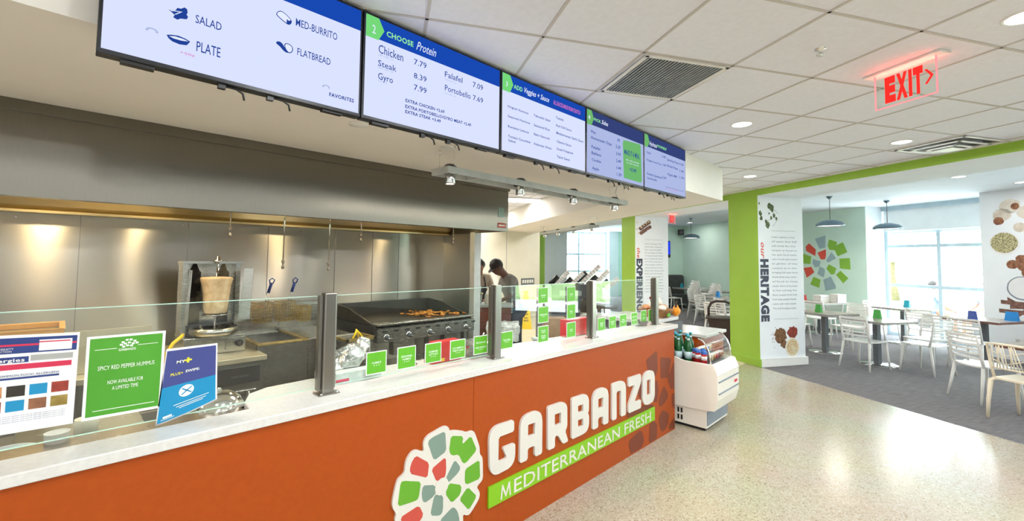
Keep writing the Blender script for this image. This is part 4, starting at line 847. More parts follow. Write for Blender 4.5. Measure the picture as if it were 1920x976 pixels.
# ---------------------------------------------------------------- fryers
def fryer(x0, x1, lab, open_):
    t = thing('deep_fryer', lab, 'fryer', ((x0 + x1) / 2, 3.9, 0), 0, 'deep fryers side by side')
    yf = 3.60
    MB().box(x0, x1, yf, 4.36, .10, .70).build('lower_body', 'darksteel', t, w=True)
    MB().box(x0 + .01, x1 - .01, yf - .015, yf, .12, .66).build('door', 'darksteel', t, w=True, bevel=.004)
    MB().tube([((x0 + x1) / 2 - .09, yf - .015, .665), ((x0 + x1) / 2 - .09, yf - .045, .665), ((x0 + x1) / 2 + .09, yf - .045, .665), ((x0 + x1) / 2 + .09, yf - .015, .665)], .007).build('door_handle', 'chrome', t, w=True)
    MB().box(x0 - .004, x1 + .004, yf - .03, yf, .70, .735).build('front_ledge', 'steel', t, w=True)
    g = MB(); g.box(x0, x1, yf - .02, yf + .02, .735, 1.05).box(x0, x0 + .02, yf, 4.30, .70, 1.05).box(x1 - .02, x1, yf, 4.30, .70, 1.05).box(x0, x1, 4.15, 4.36, .70, 1.05); g.build('vat_wall', 'steel', t, w=True)
    g = MB(); g.box(x0 - .004, x1 + .004, yf - .03, yf + .025, 1.05, 1.065).box(x0 - .004, x0 + .03, yf, 4.17, 1.05, 1.065).box(x1 - .03, x1 + .004, yf, 4.17, 1.05, 1.065); g.build('vat_rim', 'brass' if open_ else 'steel', t, w=True, bevel=.003)
    if open_: MB().box(x0 + .02, x1 - .02, yf + .02, 4.15, .96, .975).build('oil_surface', 'cast', t, w=True)
    else: MB().box(x0 + .02, x1 - .02, yf + .02, 4.15, 1.045, 1.058).build('vat_cover', 'steel', t, w=True)
    MB().box(x0, x1, 4.26, 4.36, 1.05, 1.285).build('back_splash', 'steel', t, w=True)
    MB().box(x0 + .02, x1 - .02, 4.22, 4.26, 1.262, 1.275).build('basket_rail', 'chrome', t, w=True)
fryer(1.03, 1.385, 'open deep fryer next to the meat broiler, under the hanging baskets', True)
fryer(1.39, 1.75, 'covered deep fryer just left of the first glass post', False)
def wire_basket(x, y, z, w_, d_, h_, rz, lab, handle=True):
    t = thing('fryer_basket', lab, 'basket', (x, y, z), rz, 'wire fryer baskets')
    g = MB(); nx, ny, nz = 7, 5, 6; tap = .86
    P_ = lambda u, v, k: ((u - .5) * w_ * (tap + (1 - tap) * k), (v - .5) * d_ * (tap + (1 - tap) * k), k * h_)
    for i in range(nx + 1):
        u = i / nx; g.tube([P_(u, 0, 1), P_(u, 0, 0), P_(u, 1, 0), P_(u, 1, 1)], .002, 4)
    for j in range(1, ny):
        v = j / ny; g.tube([P_(0, v, 1), P_(0, v, 0), P_(1, v, 0), P_(1, v, 1)], .002, 4)
    for k in range(nz + 1):
        q = k / nz; rr = .004 if k == nz else .0018; c = [P_(0, 0, q), P_(1, 0, q), P_(1, 1, q), P_(0, 1, q)]
        g.tube(c + [c[0]], rr, 4)
    g.build('basket_mesh', 'brass', t)
    if handle:
        g = MB(); g.tube([(-.012, -d_ / 2, h_ * .2), (-.012, -d_ / 2 - .02, h_), (-.008, -d_ / 2 - .05, h_ + .10)], .003, 6).tube([(.012, -d_ / 2, h_ * .2), (.012, -d_ / 2 - .02, h_), (.012, -d_ / 2 - .05, h_ + .10)], .003, 6); g.build('handle_rod', 'chrome', t)
        g = MB(); g.tube([(0, -d_ / 2 - .05, h_ + .09), (.012, -d_ / 2 - .075, h_ + .17)], .012, 8)
        g.tube([(.0, -d_ / 2 - .075, h_ + .165), (-.008, -d_ / 2 - .082, h_ + .195), (.012, -d_ / 2 - .085, h_ + .21), (.034, -d_ / 2 - .082, h_ + .195), (.024, -d_ / 2 - .075, h_ + .165)], .005, 6); g.build('handle_grip', 'navy', t)
wire_basket(1.215, 4.16, 1.145, .135, .12, .165, .12, 'left fryer basket with a navy grip, hanging over the open fryer')
wire_basket(1.40, 4.16, 1.145, .135, .12, .165, .12, 'right fryer basket with a navy grip, hanging over the gap between the fryers')
wire_basket(1.56, 4.17, 1.13, .11, .12, .13, 0, 'empty basket without a raised grip behind the covered fryer', False)
# ---------------------------------------------------------------- griddle
t = thing('griddle', 'wide gas griddle with five knobs and strips of chicken on it', 'griddle', (2.5, 3.9, 0))
MB().box(1.93, 3.02, 3.58, 4.34, .98, 1.10).build('body', 'darksteel', t, w=True)
g = MB(); g.prism([(3.50, 1.085), (3.58, 1.12), (3.58, .975), (3.50, .965)], lambda a, b, d: (d, a, b), 1.93, 3.02); g.build('front_rail', 'steel', t, w=True)
MB().box(1.93, 3.02, 3.50, 3.60, 1.108, 1.126).build('front_trough', 'steel', t, w=True, bevel=.004)
MB().box(1.95, 3.0, 3.60, 4.30, 1.10, 1.116).build('griddle_plate', 'cast', t, w=True)
g = MB(); g.box(1.93, 3.02, 4.30, 4.35, 1.08, 1.24); g.prism([(3.56, 1.11), (4.30, 1.11), (4.30, 1.24), (4.05, 1.22)], lambda a, b, d: (d, a, b), 1.925, 1.945); g.prism([(3.56, 1.11), (4.30, 1.11), (4.30, 1.24), (4.05, 1.22)], lambda a, b, d: (d, a, b), 3.005, 3.025); g.build('splash_guard', 'cast', t, w=True)
for x in (2.02, 2.246, 2.472, 2.692, 2.914):
    k = MB().lathe([(.001, .03), (.016, .03), (.020, .026), (.022, 0)], (0, 0, 0), 16, mx=Matrix.Translation((x, 3.502, 1.005)) @ Matrix.Rotation(PI / 2, 4, 'X')).build('control_knob', 'darkgrey', t, w=True)
    g = MB(); g.lathe([(.021, .004), (.031, .004), (.031, 0), (.021, 0)], (0, 0, 0), 20, mx=Matrix.Translation((x, 3.502, 1.005)) @ Matrix.Rotation(PI / 2, 4, 'X')); g.tube([(x, 3.468, 1.005), (x + .035, 3.462, 1.0)], .003, 6); g.build('knob_ring', 'chrome', k)
g = MB()
for i in range(10):
    x = 1.98 + i * .112; g.box(x, x + .045, 3.4975, 3.502, 1.05, 1.066)
g.build('rail_slot', 'black', t, w=True)
MB().box(1.95, 3.0, 3.62, 4.3, .60, .62).build('stand_shelf', 'steel', t, w=True)
for x in (1.96, 2.99):
    for y in (3.62, 4.3): MB().box(x - .02, x + .02, y - .02, y + .02, 0, .98).build('leg', 'steel', t, w=True)
MB().box(2.10, 2.32, 3.52, 3.60, .84, .975).box(2.66, 2.86, 3.52, 3.60, .84, .975).build('grease_drawer', 'steel', t, w=True, bevel=.003)
fo = MB(); rr = random.Random(3)
for i in range(90):
    x = 2.70 + rr.gauss(0, .12); y = 3.86 + rr.gauss(0, .11) - (x - 2.7) * .3; a = rr.random() * PI
    mx = Matrix.Translation((x, y, 1.122 + rr.random() * .022)) @ Matrix.Rotation(a, 4, 'Z') @ Matrix.Rotation(rr.uniform(-.3, .3), 4, 'X') @ Matrix.Diagonal((1.9, .7, .42, 1))
    fo.sph((0, 0, 0), .017, n=6, mx=mx)
o = fo.build('chicken_strips', 'food'); tag(o, 'heap of grilled chicken strips on the griddle', 'food', kind='stuff')
# bins between griddle and post
t = thing('sauce_bin', 'deep steel food bin with yellow tongs, left of the griddle', 'bin', (1.72, 3.45, .80))
g = MB(); g.hexa([(1.62, 3.38), (1.80, 3.38), (1.80, 3.58), (1.62, 3.58)], [(1.60, 3.36), (1.82, 3.36), (1.82, 3.60), (1.60, 3.60)], .80, 1.05); g.build('bin_body', 'steel', t, w=True)
g = MB(); g.box(1.585, 1.835, 3.345, 3.365, 1.04, 1.06).box(1.585, 1.835, 3.595, 3.615, 1.04, 1.06).box(1.585, 1.605, 3.345, 3.615, 1.04, 1.06).box(1.815, 1.835, 3.345, 3.615, 1.04, 1.06); g.build('bin_rim', 'brass', t, w=True)
o = MB().tube([(1.67, 3.42, 1.05), (1.70, 3.42, 1.10), (1.71, 3.43, 1.11), (1.77, 3.45, 1.05)], .008).tube([(1.69, 3.45, 1.05), (1.71, 3.44, 1.115), (1.74, 3.46, 1.05)], .008).build('tongs', 'yellow'); tag(o, 'yellow handled tongs resting in the steel bin left of the griddle', 'tongs')
MB_ = thing('side_counter', 'steel counter between the fryers and the griddle, holding the food bin', 'counter', (1.84, 3.8, 0))
MB().box(1.76, 1.92, 3.34, 4.34, .77, .80).box(1.58, 1.76, 3.34, 3.58, .77, .80).build('counter_top', 'darksteel', MB_, w=True); MB().box(1.77, 1.91, 3.60, 4.34, .0, .77).build('counter_body', 'darksteel', MB_, w=True)
# ---------------------------------------------------------------- things on and behind the counter
def crumple(g, amp, seed, f=22):
    from mathutils import noise
    for v in g.b.verts: v.co += Vector((noise.noise(v.co * f + Vector((seed, 0, 0))), noise.noise(v.co * f + Vector((0, seed, 3))), noise.noise(v.co * f + Vector((5, 0, seed))))) * amp
g = MB(); g.sph((0, 0, 0), .1, n=40, mx=Matrix.Translation((1.14, 2.42, 1.125)) @ Matrix.Rotation(-.5, 4, 'Y') @ Matrix.Diagonal((1.75, .95, .62, 1))); crumple(g, .03, 2)
for v in g.b.verts: v.co.z = max(v.co.z, 1.048)
o = g.build('wrapped_bag', 'foil'); tag(o, 'crumpled clear and silver bag of greens lying on the counter right of the first post', 'bag')
t = thing('red_holder', 'red plastic holder box behind two green tags near the griddle', 'holder', (1.74, 2.33, 1.046))
MB().hexa([(1.63, 2.28), (1.86, 2.28), (1.86, 2.37), (1.63, 2.37)], [(1.66, 2.29), (1.86, 2.29), (1.86, 2.36), (1.66, 2.36)], 1.046, 1.175).build('holder_body', 'redp', t, w=True, bevel=.004)
MB().box(1.695, 1.725, 2.277, 2.28, 1.055, 1.075).build('yellow_label', 'yellow', t, w=True)
t = thing('red_box', 'glossy red plastic box just left of the third post', 'box', (3.2, 2.33, 1.046))
MB().box(3.02, 3.33, 2.29, 2.38, 1.046, 1.19).build('box_body', 'redp', t, w=True, bevel=.006)
MB().box(3.05, 3.30, 2.284, 2.29, 1.075, 1.155).build('box_panel', 'redp', t, w=True, bevel=.002)
t = thing('steel_pan', 'steel steam pan with utensils beside the second post', 'pan', (2.02, 2.33, 1.046))
g = MB(); g.hexa([(1.93, 2.27), (2.10, 2.27), (2.10, 2.42), (1.93, 2.42)], [(1.90, 2.25), (2.13, 2.25), (2.13, 2.44), (1.90, 2.44)], 1.046, 1.125); g.build('pan_body', 'steel', t, w=True)
MB().box(1.885, 2.145, 2.235, 2.255, 1.12, 1.13).box(1.885, 2.145, 2.435, 2.455, 1.12, 1.13).build('pan_rim', 'chrome', t, w=True)
MB().tube([(2.12, 2.34, 1.12), (2.145, 2.33, 1.19), (2.15, 2.33, 1.205)], .006).tube([(2.10, 2.36, 1.12), (2.125, 2.35, 1.18)], .006).build('ladle_handle', 'chrome', t, w=True)
t = thing('steel_pan', 'small steel bowl beside the last post, behind two green tags', 'bowl', (4.20, 2.23, 1.046))
MB().lathe([(.05, 0), (.058, .004), (.075, .05), (.082, .052), (.072, .05), (.055, .008), (.001, .006)], (4.13, 2.222, 1.046), 24).build('pan_body', 'steel', t, w=True)
t = thing('dome_lid', 'polished steel dome lid lying behind the blue poster', 'lid', (.53, 2.36, 1.02))
MB().lathe([(.001, .085), (.05, .078), (.085, .055), (.105, .02), (.108, 0), (.100, 0), (.098, .018), (.001, .07)], (.535, 2.39, 1.0), 36).build('lid_body', 'chrome', t, w=True)
MB().sph((.535, 2.39, 1.09), .012).build('lid_knob', 'chrome', t, w=True)
t = thing('steam_table', 'steel steam table sunk behind the narrow left part of the counter', 'steam table', (-.3, 2.55, 0))
MB().box(-1.8, .60, 2.37, 2.85, 0, .93).build('table_body', 'darksteel', t, w=True)
g = MB()
for x in (-1.0, -.55, -.10): g.box(x, x + .40, 2.42, 2.80, .93, .955)
g.build('pan_frame', 'steel', t, w=True, bevel=.006)
MB().box(.15, .45, 2.42, 2.8, .93, .935).build('dark_well', 'black', t, w=True)
MB().cyl((.535, 2.39, .93), (.535, 2.39, 1.0), .08).build('round_well', 'steel', t, w=True)
t = thing('bowl', 'glass bowl with a dark red rim at the bottom left corner of the glass', 'bowl', (-.10, 2.30, .93))
MB().lathe([(.04, 0), (.055, .005), (.075, .06), (.078, .09), (.07, .088), (.05, .012), (.001, .01)], (-.10, 2.33, .93)).build('bowl_body', 'lightgrey', t, w=True); MB().lathe([(.079, .03), (.0815, .03), (.0815, .055), (.079, .055)], (-.10, 2.33, .93)).build('bowl_band', 'redp', t, w=True)
o = MB().lathe([(.001, 0), (.028, 0), (.034, .10), (.036, .10), (.030, .098), (.025, .005), (.001, .005)], (.02, 2.33, .955)).build('cup', 'cup'); tag(o, 'beige cup behind the glass under the allergy poster', 'cup')
t = thing('squeeze_jar', 'pale plastic jar with a black base behind the glass, right of the beige cup', 'jar', (.10, 2.45, .955))
MB().cyl((.10, 2.43, .985), (.10, 2.43, 1.06), .035).build('jar_body', 'sauce', t, w=True); MB().cyl((.10, 2.43, .955), (.10, 2.43, .985), .04).build('jar_base', 'black', t, w=True)
# paper-lined container at the first post
t = thing('plastic_container', 'clear plastic container with red labels at the foot of the first post', 'container', (1.1, 2.31, 1.046))
MB().box(1.02, 1.28, 2.26, 2.33, 1.046, 1.10).build('container_body', 'bag', t, w=True, bevel=.004); MB().box(1.02, 1.09, 2.257, 2.2595, 1.055, 1.068).box(1.20, 1.27, 2.257, 2.2595, 1.07, 1.083).build('red_label', 'redprint', t, w=True)
o = MB().tube([(1.44, 2.36, 1.05), (1.50, 2.33, 1.054), (1.56, 2.34, 1.054)], .006).tube([(1.47, 2.38, 1.05), (1.52, 2.36, 1.06)], .008).build('tongs', 'steel'); tag(o, 'steel tongs lying on the white counter left of the red holder', 'tongs')
g = MB(); g.tube([(2.74, 2.40, 1.047), (2.80, 2.38, 1.05), (2.84, 2.40, 1.047)], .004).sph((2.72, 2.40, 1.06), .03, (1, 1, .5)); tag(g.build('glass_cup', 'lightgrey'), 'small clear cup and spoon on the counter under the left column of tags', 'cup')
# prep line on the kitchen side of the counter, seen only as its far rim
t = thing('prep_table', 'dark steel prep table behind the counter with black food pans', 'table', (3.2, 2.75, 0))
MB().box(.70, 4.25, 2.55, 2.95, .0, .70).build('table_body', 'darksteel', t, w=True)
g = MB()
for k in range(9): g.box(3.35 + k * .1, 3.42 + k * .1, 2.56, 2.80, .70, .78)
g.build('food_pan', 'black', t, w=True)
# ---------------------------------------------------------------- people
def skin_mesh(name, pts, edges, m, parent, sub=2, root=0):
    """one continuous surface grown on a skeleton; pts = [(x,y,z,rx,ry)]"""
    me = bpy.data.meshes.new(name); me.from_pydata([p[:3] for p in pts], edges, []); me.materials.append(M[m])
    o = bpy.data.objects.new(name, me); COL.objects.link(o); o.parent = parent
    sk = o.modifiers.new('skin', 'SKIN'); sk.use_smooth_shade = True
    for i, p in enumerate(pts):
        me.skin_vertices[0].data[i].radius = (p[3], p[4] if len(p) > 4 else p[3]); me.skin_vertices[0].data[i].use_root = (i == root)
    s = o.modifiers.new('sub', 'SUBSURF'); s.levels = sub; s.render_levels = sub
    return o
def hand(pts, edges, wrist, w, d, up, grip=.5):
    """palm and five curled fingers appended to a skeleton; d = pointing direction, up = back of hand"""
    w = Vector(w); d = Vector(d).normalized(); up = Vector(up).normalized(); s = d.cross(up).normalized()
    i0 = len(pts); pts.append((*(w + d * .04), .026, .014)); edges.append((wrist, i0))
    for k, (off, L) in enumerate(((-.030, .062), (-.010, .072), (.010, .068), (.028, .054))):
        b = w + d * .085 + s * off; i = len(pts); pts.append((*b, .010)); edges.append((i0, i)); p = b
        for j in range(2):
            a = grip * (j + 1); p = p + (d * math.cos(a) - up * math.sin(a)) * L / 2; pts.append((*p, .008)); edges.append((len(pts) - 2 if j or 1 else i, len(pts) - 1))
    b = w + d * .03 - s * .035 - up * .01; pts.append((*b, .011)); edges.append((i0, len(pts) - 1)); pts.append((*(b + d * .045 - s * .012 - up * .02), .009)); edges.append((len(pts) - 2, len(pts) - 1))
def person(loc, rz, label, skin, shirt, trousers, cap, lean, headset=False):
    t = thing('person', label, 'person', loc, rz)      # local: faces -y, z up
    hy = -.17 - lean; P0 = []; E0 = []
    def a(*p): P0.append(p); return len(P0) - 1
    hip = a(0, 0, .95, .15, .11); ch = a(0, -.06 - lean * .5, 1.25, .155, .115); nk = a(0, -.10 - lean * .8, 1.44, .06, .06)
    E0 += [(hip, ch), (ch, nk)]
    hd = a(0, hy - .05, 1.53, .07, .08); E0.append((nk, hd)); hd2 = a(0, hy - .07, 1.60, .078, .088); E0.append((hd, hd2))
    jaw = a(0, hy - .13, 1.49, .045, .045); E0.append((hd, jaw))
    for sx in (-1, 1):
        kn = a(sx * .11, -.02, .50, .062); an = a(sx * .12, .02, .09, .042); ft = a(sx * .13, -.13, .045, .04, .03); h2 = a(sx * .09, 0, .85, .09); E0 += [(hip, h2), (h2, kn), (kn, an), (an, ft)]
        sh = a(sx * .17, -.06 - lean * .7, 1.38, .058); el = a(sx * .23, -.12 - lean * .6, 1.12, .040); wr = a(sx * .13, -.33 - lean * .7, 1.02, .027); E0 += [(ch, sh), (sh, el), (el, wr)]
        hand(P0, E0, wr, P0[wr][:3], (-sx * .3, -1, -.15), (0, -.1, 1), .6)
    skin_mesh('body', P0, E0, skin, t)
    # face features on the bowed head
    hc = Vector((0, hy - .07, 1.575)); rot = Matrix.Translation(hc) @ Matrix.Rotation(.75, 4, 'X')
    g = MB(); g.sph((0, 0, 0), .1, (.82, .98, 1.12), 20, mx=rot); g.build('head', skin, t)
    g = MB(); g.sph((0, -.10, -.012), .016, (.8, 1, 1.3), 8, mx=rot); g.build('nose', skin, t)
    g = MB(); g.sph((-.084, .005, -.01), .024, (.4, .8, 1.2), 8, mx=rot).sph((.084, .005, -.01), .024, (.4, .8, 1.2), 8, mx=rot); g.build('ear', skin, t)
    g = MB(); g.sph((-.032, -.086, .012), .009, (1.3, .6, .6), 8, mx=rot).sph((.032, -.086, .012), .009, (1.3, .6, .6), 8, mx=rot); g.build('eye', 'texk', t)
    g = MB(); g.sph((0, -.092, -.052), .022, (1, .3, .25), 8, mx=rot); g.build('mouth', 'spice2', t)
    g = MB(); g.sph((0, .022, .022), .104, (.88, .98, 1.06), 18, mx=rot)
    for v in g.b.verts:
        q = rot.inverted() @ v.co
        if q.y < -.05 and q.z < .03: q.y = -.05; v.co = rot @ q
    if headset: g.tube([rot @ Vector(p) for p in ((0, .11, .02), (.0, .16, -.06), (.02, .17, -.16), (.02, .15, -.26))], .03, 8, rs=[.03, .03, .024, .01])
    g.build('hair', 'hair', t)
    if cap:
        g = MB(); g.lathe([(.001, .135), (.05, .125), (.09, .09), (.108, .04), (.108, .015)], (0, .01, 0), 24, mx=rot)
        n = 9; V = [(.085 * math.cos(PI + PI * i / n), -.055 + .10 * math.sin(PI + PI * i / n) - .01, .022) for i in range(n + 1)]; g._add([rot @ Vector(v) for v in V] + [rot @ Vector((v[0], v[1], v[2] + .006)) for v in V], [tuple(range(n + 1)), tuple(range(n + 1, 2 * n + 2))] + [(i, i + 1, n + 2 + i, n + 1 + i) for i in range(n)]); g.build('cap', 'hair', t)
        MB().sph((0, -.1, .07), .014, (1, .3, .8), 8, mx=rot).build('cap_badge', 'texw', t)
    if headset:
        MB().tube([rot @ Vector(p) for p in ((-.1, .01, 0), (-.09, .01, .08), (-.04, .01, .125), (.04, .01, .125), (.09, .01, .08), (.1, .01, 0))], .007, 8).build('headband', 'texk', t)
    # clothing
    P1 = [(0, -.0, .93, .165, .125), (0, -.03 - lean * .25, 1.10, .155, .12), (0, -.06 - lean * .5, 1.27, .172, .13), (0, -.10 - lean * .8, 1.44, .082, .078)]; E1 = [(0, 1), (1, 2), (2, 3)]
    for sx in (-1, 1):
        i = len(P1); P1 += [(sx * .175, -.06 - lean * .7, 1.375, .072), (sx * .215, -.095 - lean * .65, 1.22, .060), (sx * .228, -.12 - lean * .6, 1.13, .052)]; E1 += [(2, i), (i, i + 1), (i + 1, i + 2)]
    skin_mesh('shirt', P1, E1, shirt, t)
    P2 = [(0, 0, .93, .16, .12)]; E2 = []
    for sx in (-1, 1):
        i = len(P2); P2 += [(sx * .095, 0, .84, .10), (sx * .11, -.015, .52, .078), (sx * .12, .015, .12, .062)]; E2 += [(0, i), (i, i + 1), (i + 1, i + 2)]
    skin_mesh('trousers', P2, E2, trousers, t)
    g = MB()
    for sx in (-1, 1): g.sph((sx * .13, -.07, .045), .05, (.9, 2.4, .85), 12)
    g.build('shoe', 'texk', t)
    if headset:
        g = MB(); yy = -.17 - lean * .35
        g.prism([(-.15, .55), (-.16, 1.02), (-.12, 1.22), (.12, 1.22), (.16, 1.02), (.15, .55)], lambda u, v, d: (u, -.16 - .13 * max(0, v - 1.0) - lean * .5 * max(0, v - .9) - d - .02 * math.cos(u * 8), v), 0, .012)
        g.build('apron', 'apron', t)
        g = MB()
        for sx in (-1, 1): g.tube([(sx * .11, -.20 - lean * .6, 1.21), (sx * .10, -.20 - lean * .75, 1.32), (sx * .07, -.12 - lean * .8, 1.42), (sx * .05, -.04 - lean * .7, 1.46)], .010, 6)
        g.build('apron_strap', 'apron', t)
    return t
# directions are world: the camera looks along +x+y, so facing the camera is -x-y
person((5.24, 5.95, 0), math.radians(-42), 'person in a tan shirt, black apron and headband standing with bowed head', 'skin2', 'shirt', 'jeans', False, .02, True)
pb = person((5.24, 5.06, 0), math.radians(-108), 'person in a dark cap and grey shirt bending over the prep stand', 'skin', 'gshirt', 'jeans', True, .10)
o = MB().box(-.05, .05, -.012, .012, -.10, .10).box(-.051, .051, -.014, -.012, .04, .055).build('towel', 'towel', None, (5.22, 4.93, .88), math.radians(-45), bevel=.008); tag(o, 'blue striped towel hanging at the hip of the person in the grey shirt', 'towel')
t = thing('prep_stand', 'reddish wood prep stand with a pale top in front of the two workers', 'table', (4.64, 5.02, 0), math.radians(-45))
MB().box(-.36, .36, -.22, .20, .98, 1.02).build('stand_top', 'lightgrey', t, bevel=.004); MB().box(-.33, .33, -.19, .17, .0, .98).build('stand_body', 'redwood', t)
def ps(x, y): 
    a = math.radians(-45); return (4.64 + x * math.cos(a) - y * math.sin(a), 5.02 + x * math.sin(a) + y * math.cos(a), 1.02)
t = thing('food_tub', 'grey plastic tub on the prep stand with a stack of lids above it', 'tub', ps(-.22, 0), math.radians(-45))
MB().hexa([(-.09, -.08), (.09, -.08), (.09, .08), (-.09, .08)], [(-.105, -.09), (.105, -.09), (.105, .09), (-.105, .09)], 0, .14).build('tub_body', 'lightgrey', t); MB().box(-.115, .115, -.10, .10, .14, .152).build('tub_rim', 'brass', t, bevel=.003)
t2 = thing('lid_stack', 'stack of grey round lids on top of the grey tub', 'lids', ps(-.22, 0)[:2] + (1.174,), 0)
for k in range(6): MB().lathe([(.001, 0), (.085, 0), (.09, .006), (.085, .014), (.001, .012)], (0, 0, k * .019)).build('lid', 'lightgrey', t2)
for x, lab in ((-.04, 'left one of two cloudy squeeze bottles on the prep stand'), (.05, 'right one of two cloudy squeeze bottles on the prep stand')):
    t = thing('squeeze_bottle', lab, 'bottle', ps(x, -.08), 0, 'squeeze bottles on the prep stand')
    MB().lathe([(.001, 0), (.032, 0), (.034, .01), (.034, .13), (.025, .145), (.001, .15)]).build('bottle_body', 'sauce', t); MB().lathe([(.024, .143), (.02, .16), (.005, .20), (.001, .20)]).build('bottle_nozzle', 'cup', t)
t = thing('trash_can', 'dark trash can with a cloudy liner behind the counter, beside the prep stand', 'trash can', (4.36, 4.44, 0), .8)
MB().hexa([(-.20, -.16), (.20, -.16), (.20, .16), (-.20, .16)], [(-.26, -.20), (.26, -.20), (.26, .20), (-.26, .20)], 0, .76).build('can_body', 'jeans', t)
g = MB(); g.hexa([(-.265, -.205), (.265, -.205), (.265, .205), (-.265, .205)], [(-.285, -.225), (.285, -.225), (.285, .225), (-.285, .225)], .60, .80); bmesh.ops.subdivide_edges(g.b, edges=g.b.edges, cuts=8, use_grid_fill=True); crumple(g, .03, 4, 14); g.build('can_liner', 'bag', t)
# wet floor sign
t = thing('wet_floor_sign', 'tall yellow folding wet-floor sign by the cream wall', 'floor sign', (8.10, 7.45, 0), math.radians(-46))
for s, nm in ((-1, 'front'), (1, 'back')):
    g = MB(); g._add([(-.15, s * .14, 0), (.15, s * .14, 0), (.055, s * .02, .90), (-.055, s * .02, .90), (-.15, s * .14 + .02, 0), (.15, s * .14 + .02, 0), (.055, s * .02 + .02, .90), (-.055, s * .02 + .02, .90)], [(0, 1, 2, 3), (7, 6, 5, 4), (0, 4, 5, 1), (1, 5, 6, 2), (2, 6, 7, 3), (3, 7, 4, 0)]); g.build('sign_leaf', 'yellow', t)
MB().box(-.06, .06, -.03, .05, .88, .92).build('sign_hinge', 'yellow', t, bevel=.01)
g = MB(); sf = lambda u, v: (u, -.146 + .12 * v / .9, v)
for s, z, w_ in (('CAUTION', .60, .05), ('CUIDADO', .53, .05), ('WET', .40, .035), ('FLOOR', .34, .05), ('PISO', .25, .045), ('MOJADO', .19, .06)): put_text(g, s, -w_ + .01, z, w_ + .01, .038, sf, bold=.03)
g.prism([(0, .72), (.035, .665), (-.035, .665)], lambda a, b, d: (a + .01, -.150 + .12 * b / .9, b), 0, .001)
for z in (.22, .33, .44, .55): g.prism([(-.105, z), (-.075, z), (-.08, z + .04), (-.1, z + .04)], lambda a, b, d: (a, -.150 + .12 * b / .9, b), 0, .001)
g.build('sign_lettering', 'texk', t)
t = thing('switch_plate', 'grey plate with a row of five white switches on the cream wall', 'switch plate', (9.55, 8.71, 1.06))
MB().box(-.28, .28, 0, .01, -.09, .09).build('plate', 'tpost', t)
for k in range(5): MB().box(-.24 + k * .1, -.17 + k * .1, -.008, 0, -.05, .05).build('switch', 'white', t)
t = thing('refrigerator', 'tall grey refrigerator edge showing beside the steel side wall', 'refrigerator', (5.35, 6.55, 0), 0)
MB().box(-.45, .20, -.3, .5, 0, 1.80).build('cabinet', 'lightgrey', t, bevel=.01); MB().box(-.44, .19, -.33, -.305, .12, 1.78).build('door', 'steel', t, bevel=.004); MB().tube([(.14, -.33, .9), (.14, -.37, .9), (.14, -.37, 1.3), (.14, -.33, 1.3)], .01).build('door_handle', 'chrome', t)
t = thing('wall_dispenser', 'white wall dispenser with an orange part to the right of the workers', 'dispenser', (8.12, 8.62, 1.1))
MB().box(-.12, .12, -.02, .09, -.1, .5).build('dispenser_body', 'cup', t, bevel=.01); MB().sph((.05, -.08, .35), .10, (1, .6, 1.4)).build('dispenser_bag', 'orangep', t); MB().box(-.10, .14, -.06, .08, -.45, -.15).build('lower_tray', 'lightgrey', t)
# ---------------------------------------------------------------- open drink case
t = thing('drink_case', 'white open-front refrigerated drink case at the right end of the orange counter', 'refrigerated case', (4.88, 1.95, 0))
X0, X1 = 4.57, 5.19; sd = lambda a, b, d: (d, a, b)
side = [(2.28, .715), (2.07, .697), (2.0, .675), (1.96, .670), (1.694, .671), (1.673, .667), (1.636, .573), (1.639, .331), (1.672, .223), (1.757, .209), (2.06, .199), (2.28, .195)]
for x in (X0, X1 - .03):
    g = MB(); g.prism(side, sd, x, x + .03); g.build('side_panel', 'casew', t, w=True, bevel=.003)
g = MB(); g.prism([(1.700, .672), (1.673, .667), (1.636, .573), (1.66, .573), (1.715, .66)], sd, X0 + .03, X1 - .03); g.build('front_cap', 'casew', t, w=True)
g = MB(); g.prism([(1.638, .57), (1.638, .335), (1.672, .225), (1.70, .225), (1.67, .57)], sd, X0 + .03, X1 - .03); g.build('front_panel', 'casew', t, w=True)
MB().box(X0 + .02, X1 - .02, 1.630, 1.638, .50, .512).box(X0 + .02, X1 - .02, 1.630, 1.638, .385, .397).build('front_groove', 'caseg', t, w=True)
MB().box(5.05, 5.12, 1.631, 1.637, .43, .455).build('maker_badge', 'redprint', t, w=True)
MB().box(X0 + .02, X1 - .02, 1.757, 2.28, .03, .21).build('base_box', 'casew', t, w=True)
MB().box(X0 + .03, X1 - .03, 1.75, 1.757, .055, .19).build('base_grille', 'caseg', t, w=True)
g = MB()
for y in (2.0, 2.035):
    for z in (.06, .13): g.box(X0 - .001 + .02, X0 + .019, y, y + .02, z, z + .05)
g.build('side_louvre', 'texk', t, w=True)
MB().box(X0 + .04, X1 - .04, 1.78, 2.26, 0, .03).build('plinth', 'texk', t, w=True)
MB().box(X0 + .03, X1 - .03, 1.70, 2.28, .60, .64).build('deck', 'darkgrey', t, w=True)
MB().box(X0 + .03, X1 - .03, 2.24, 2.28, .64, 1.0).build('back_panel', 'darkgrey', t, w=True)
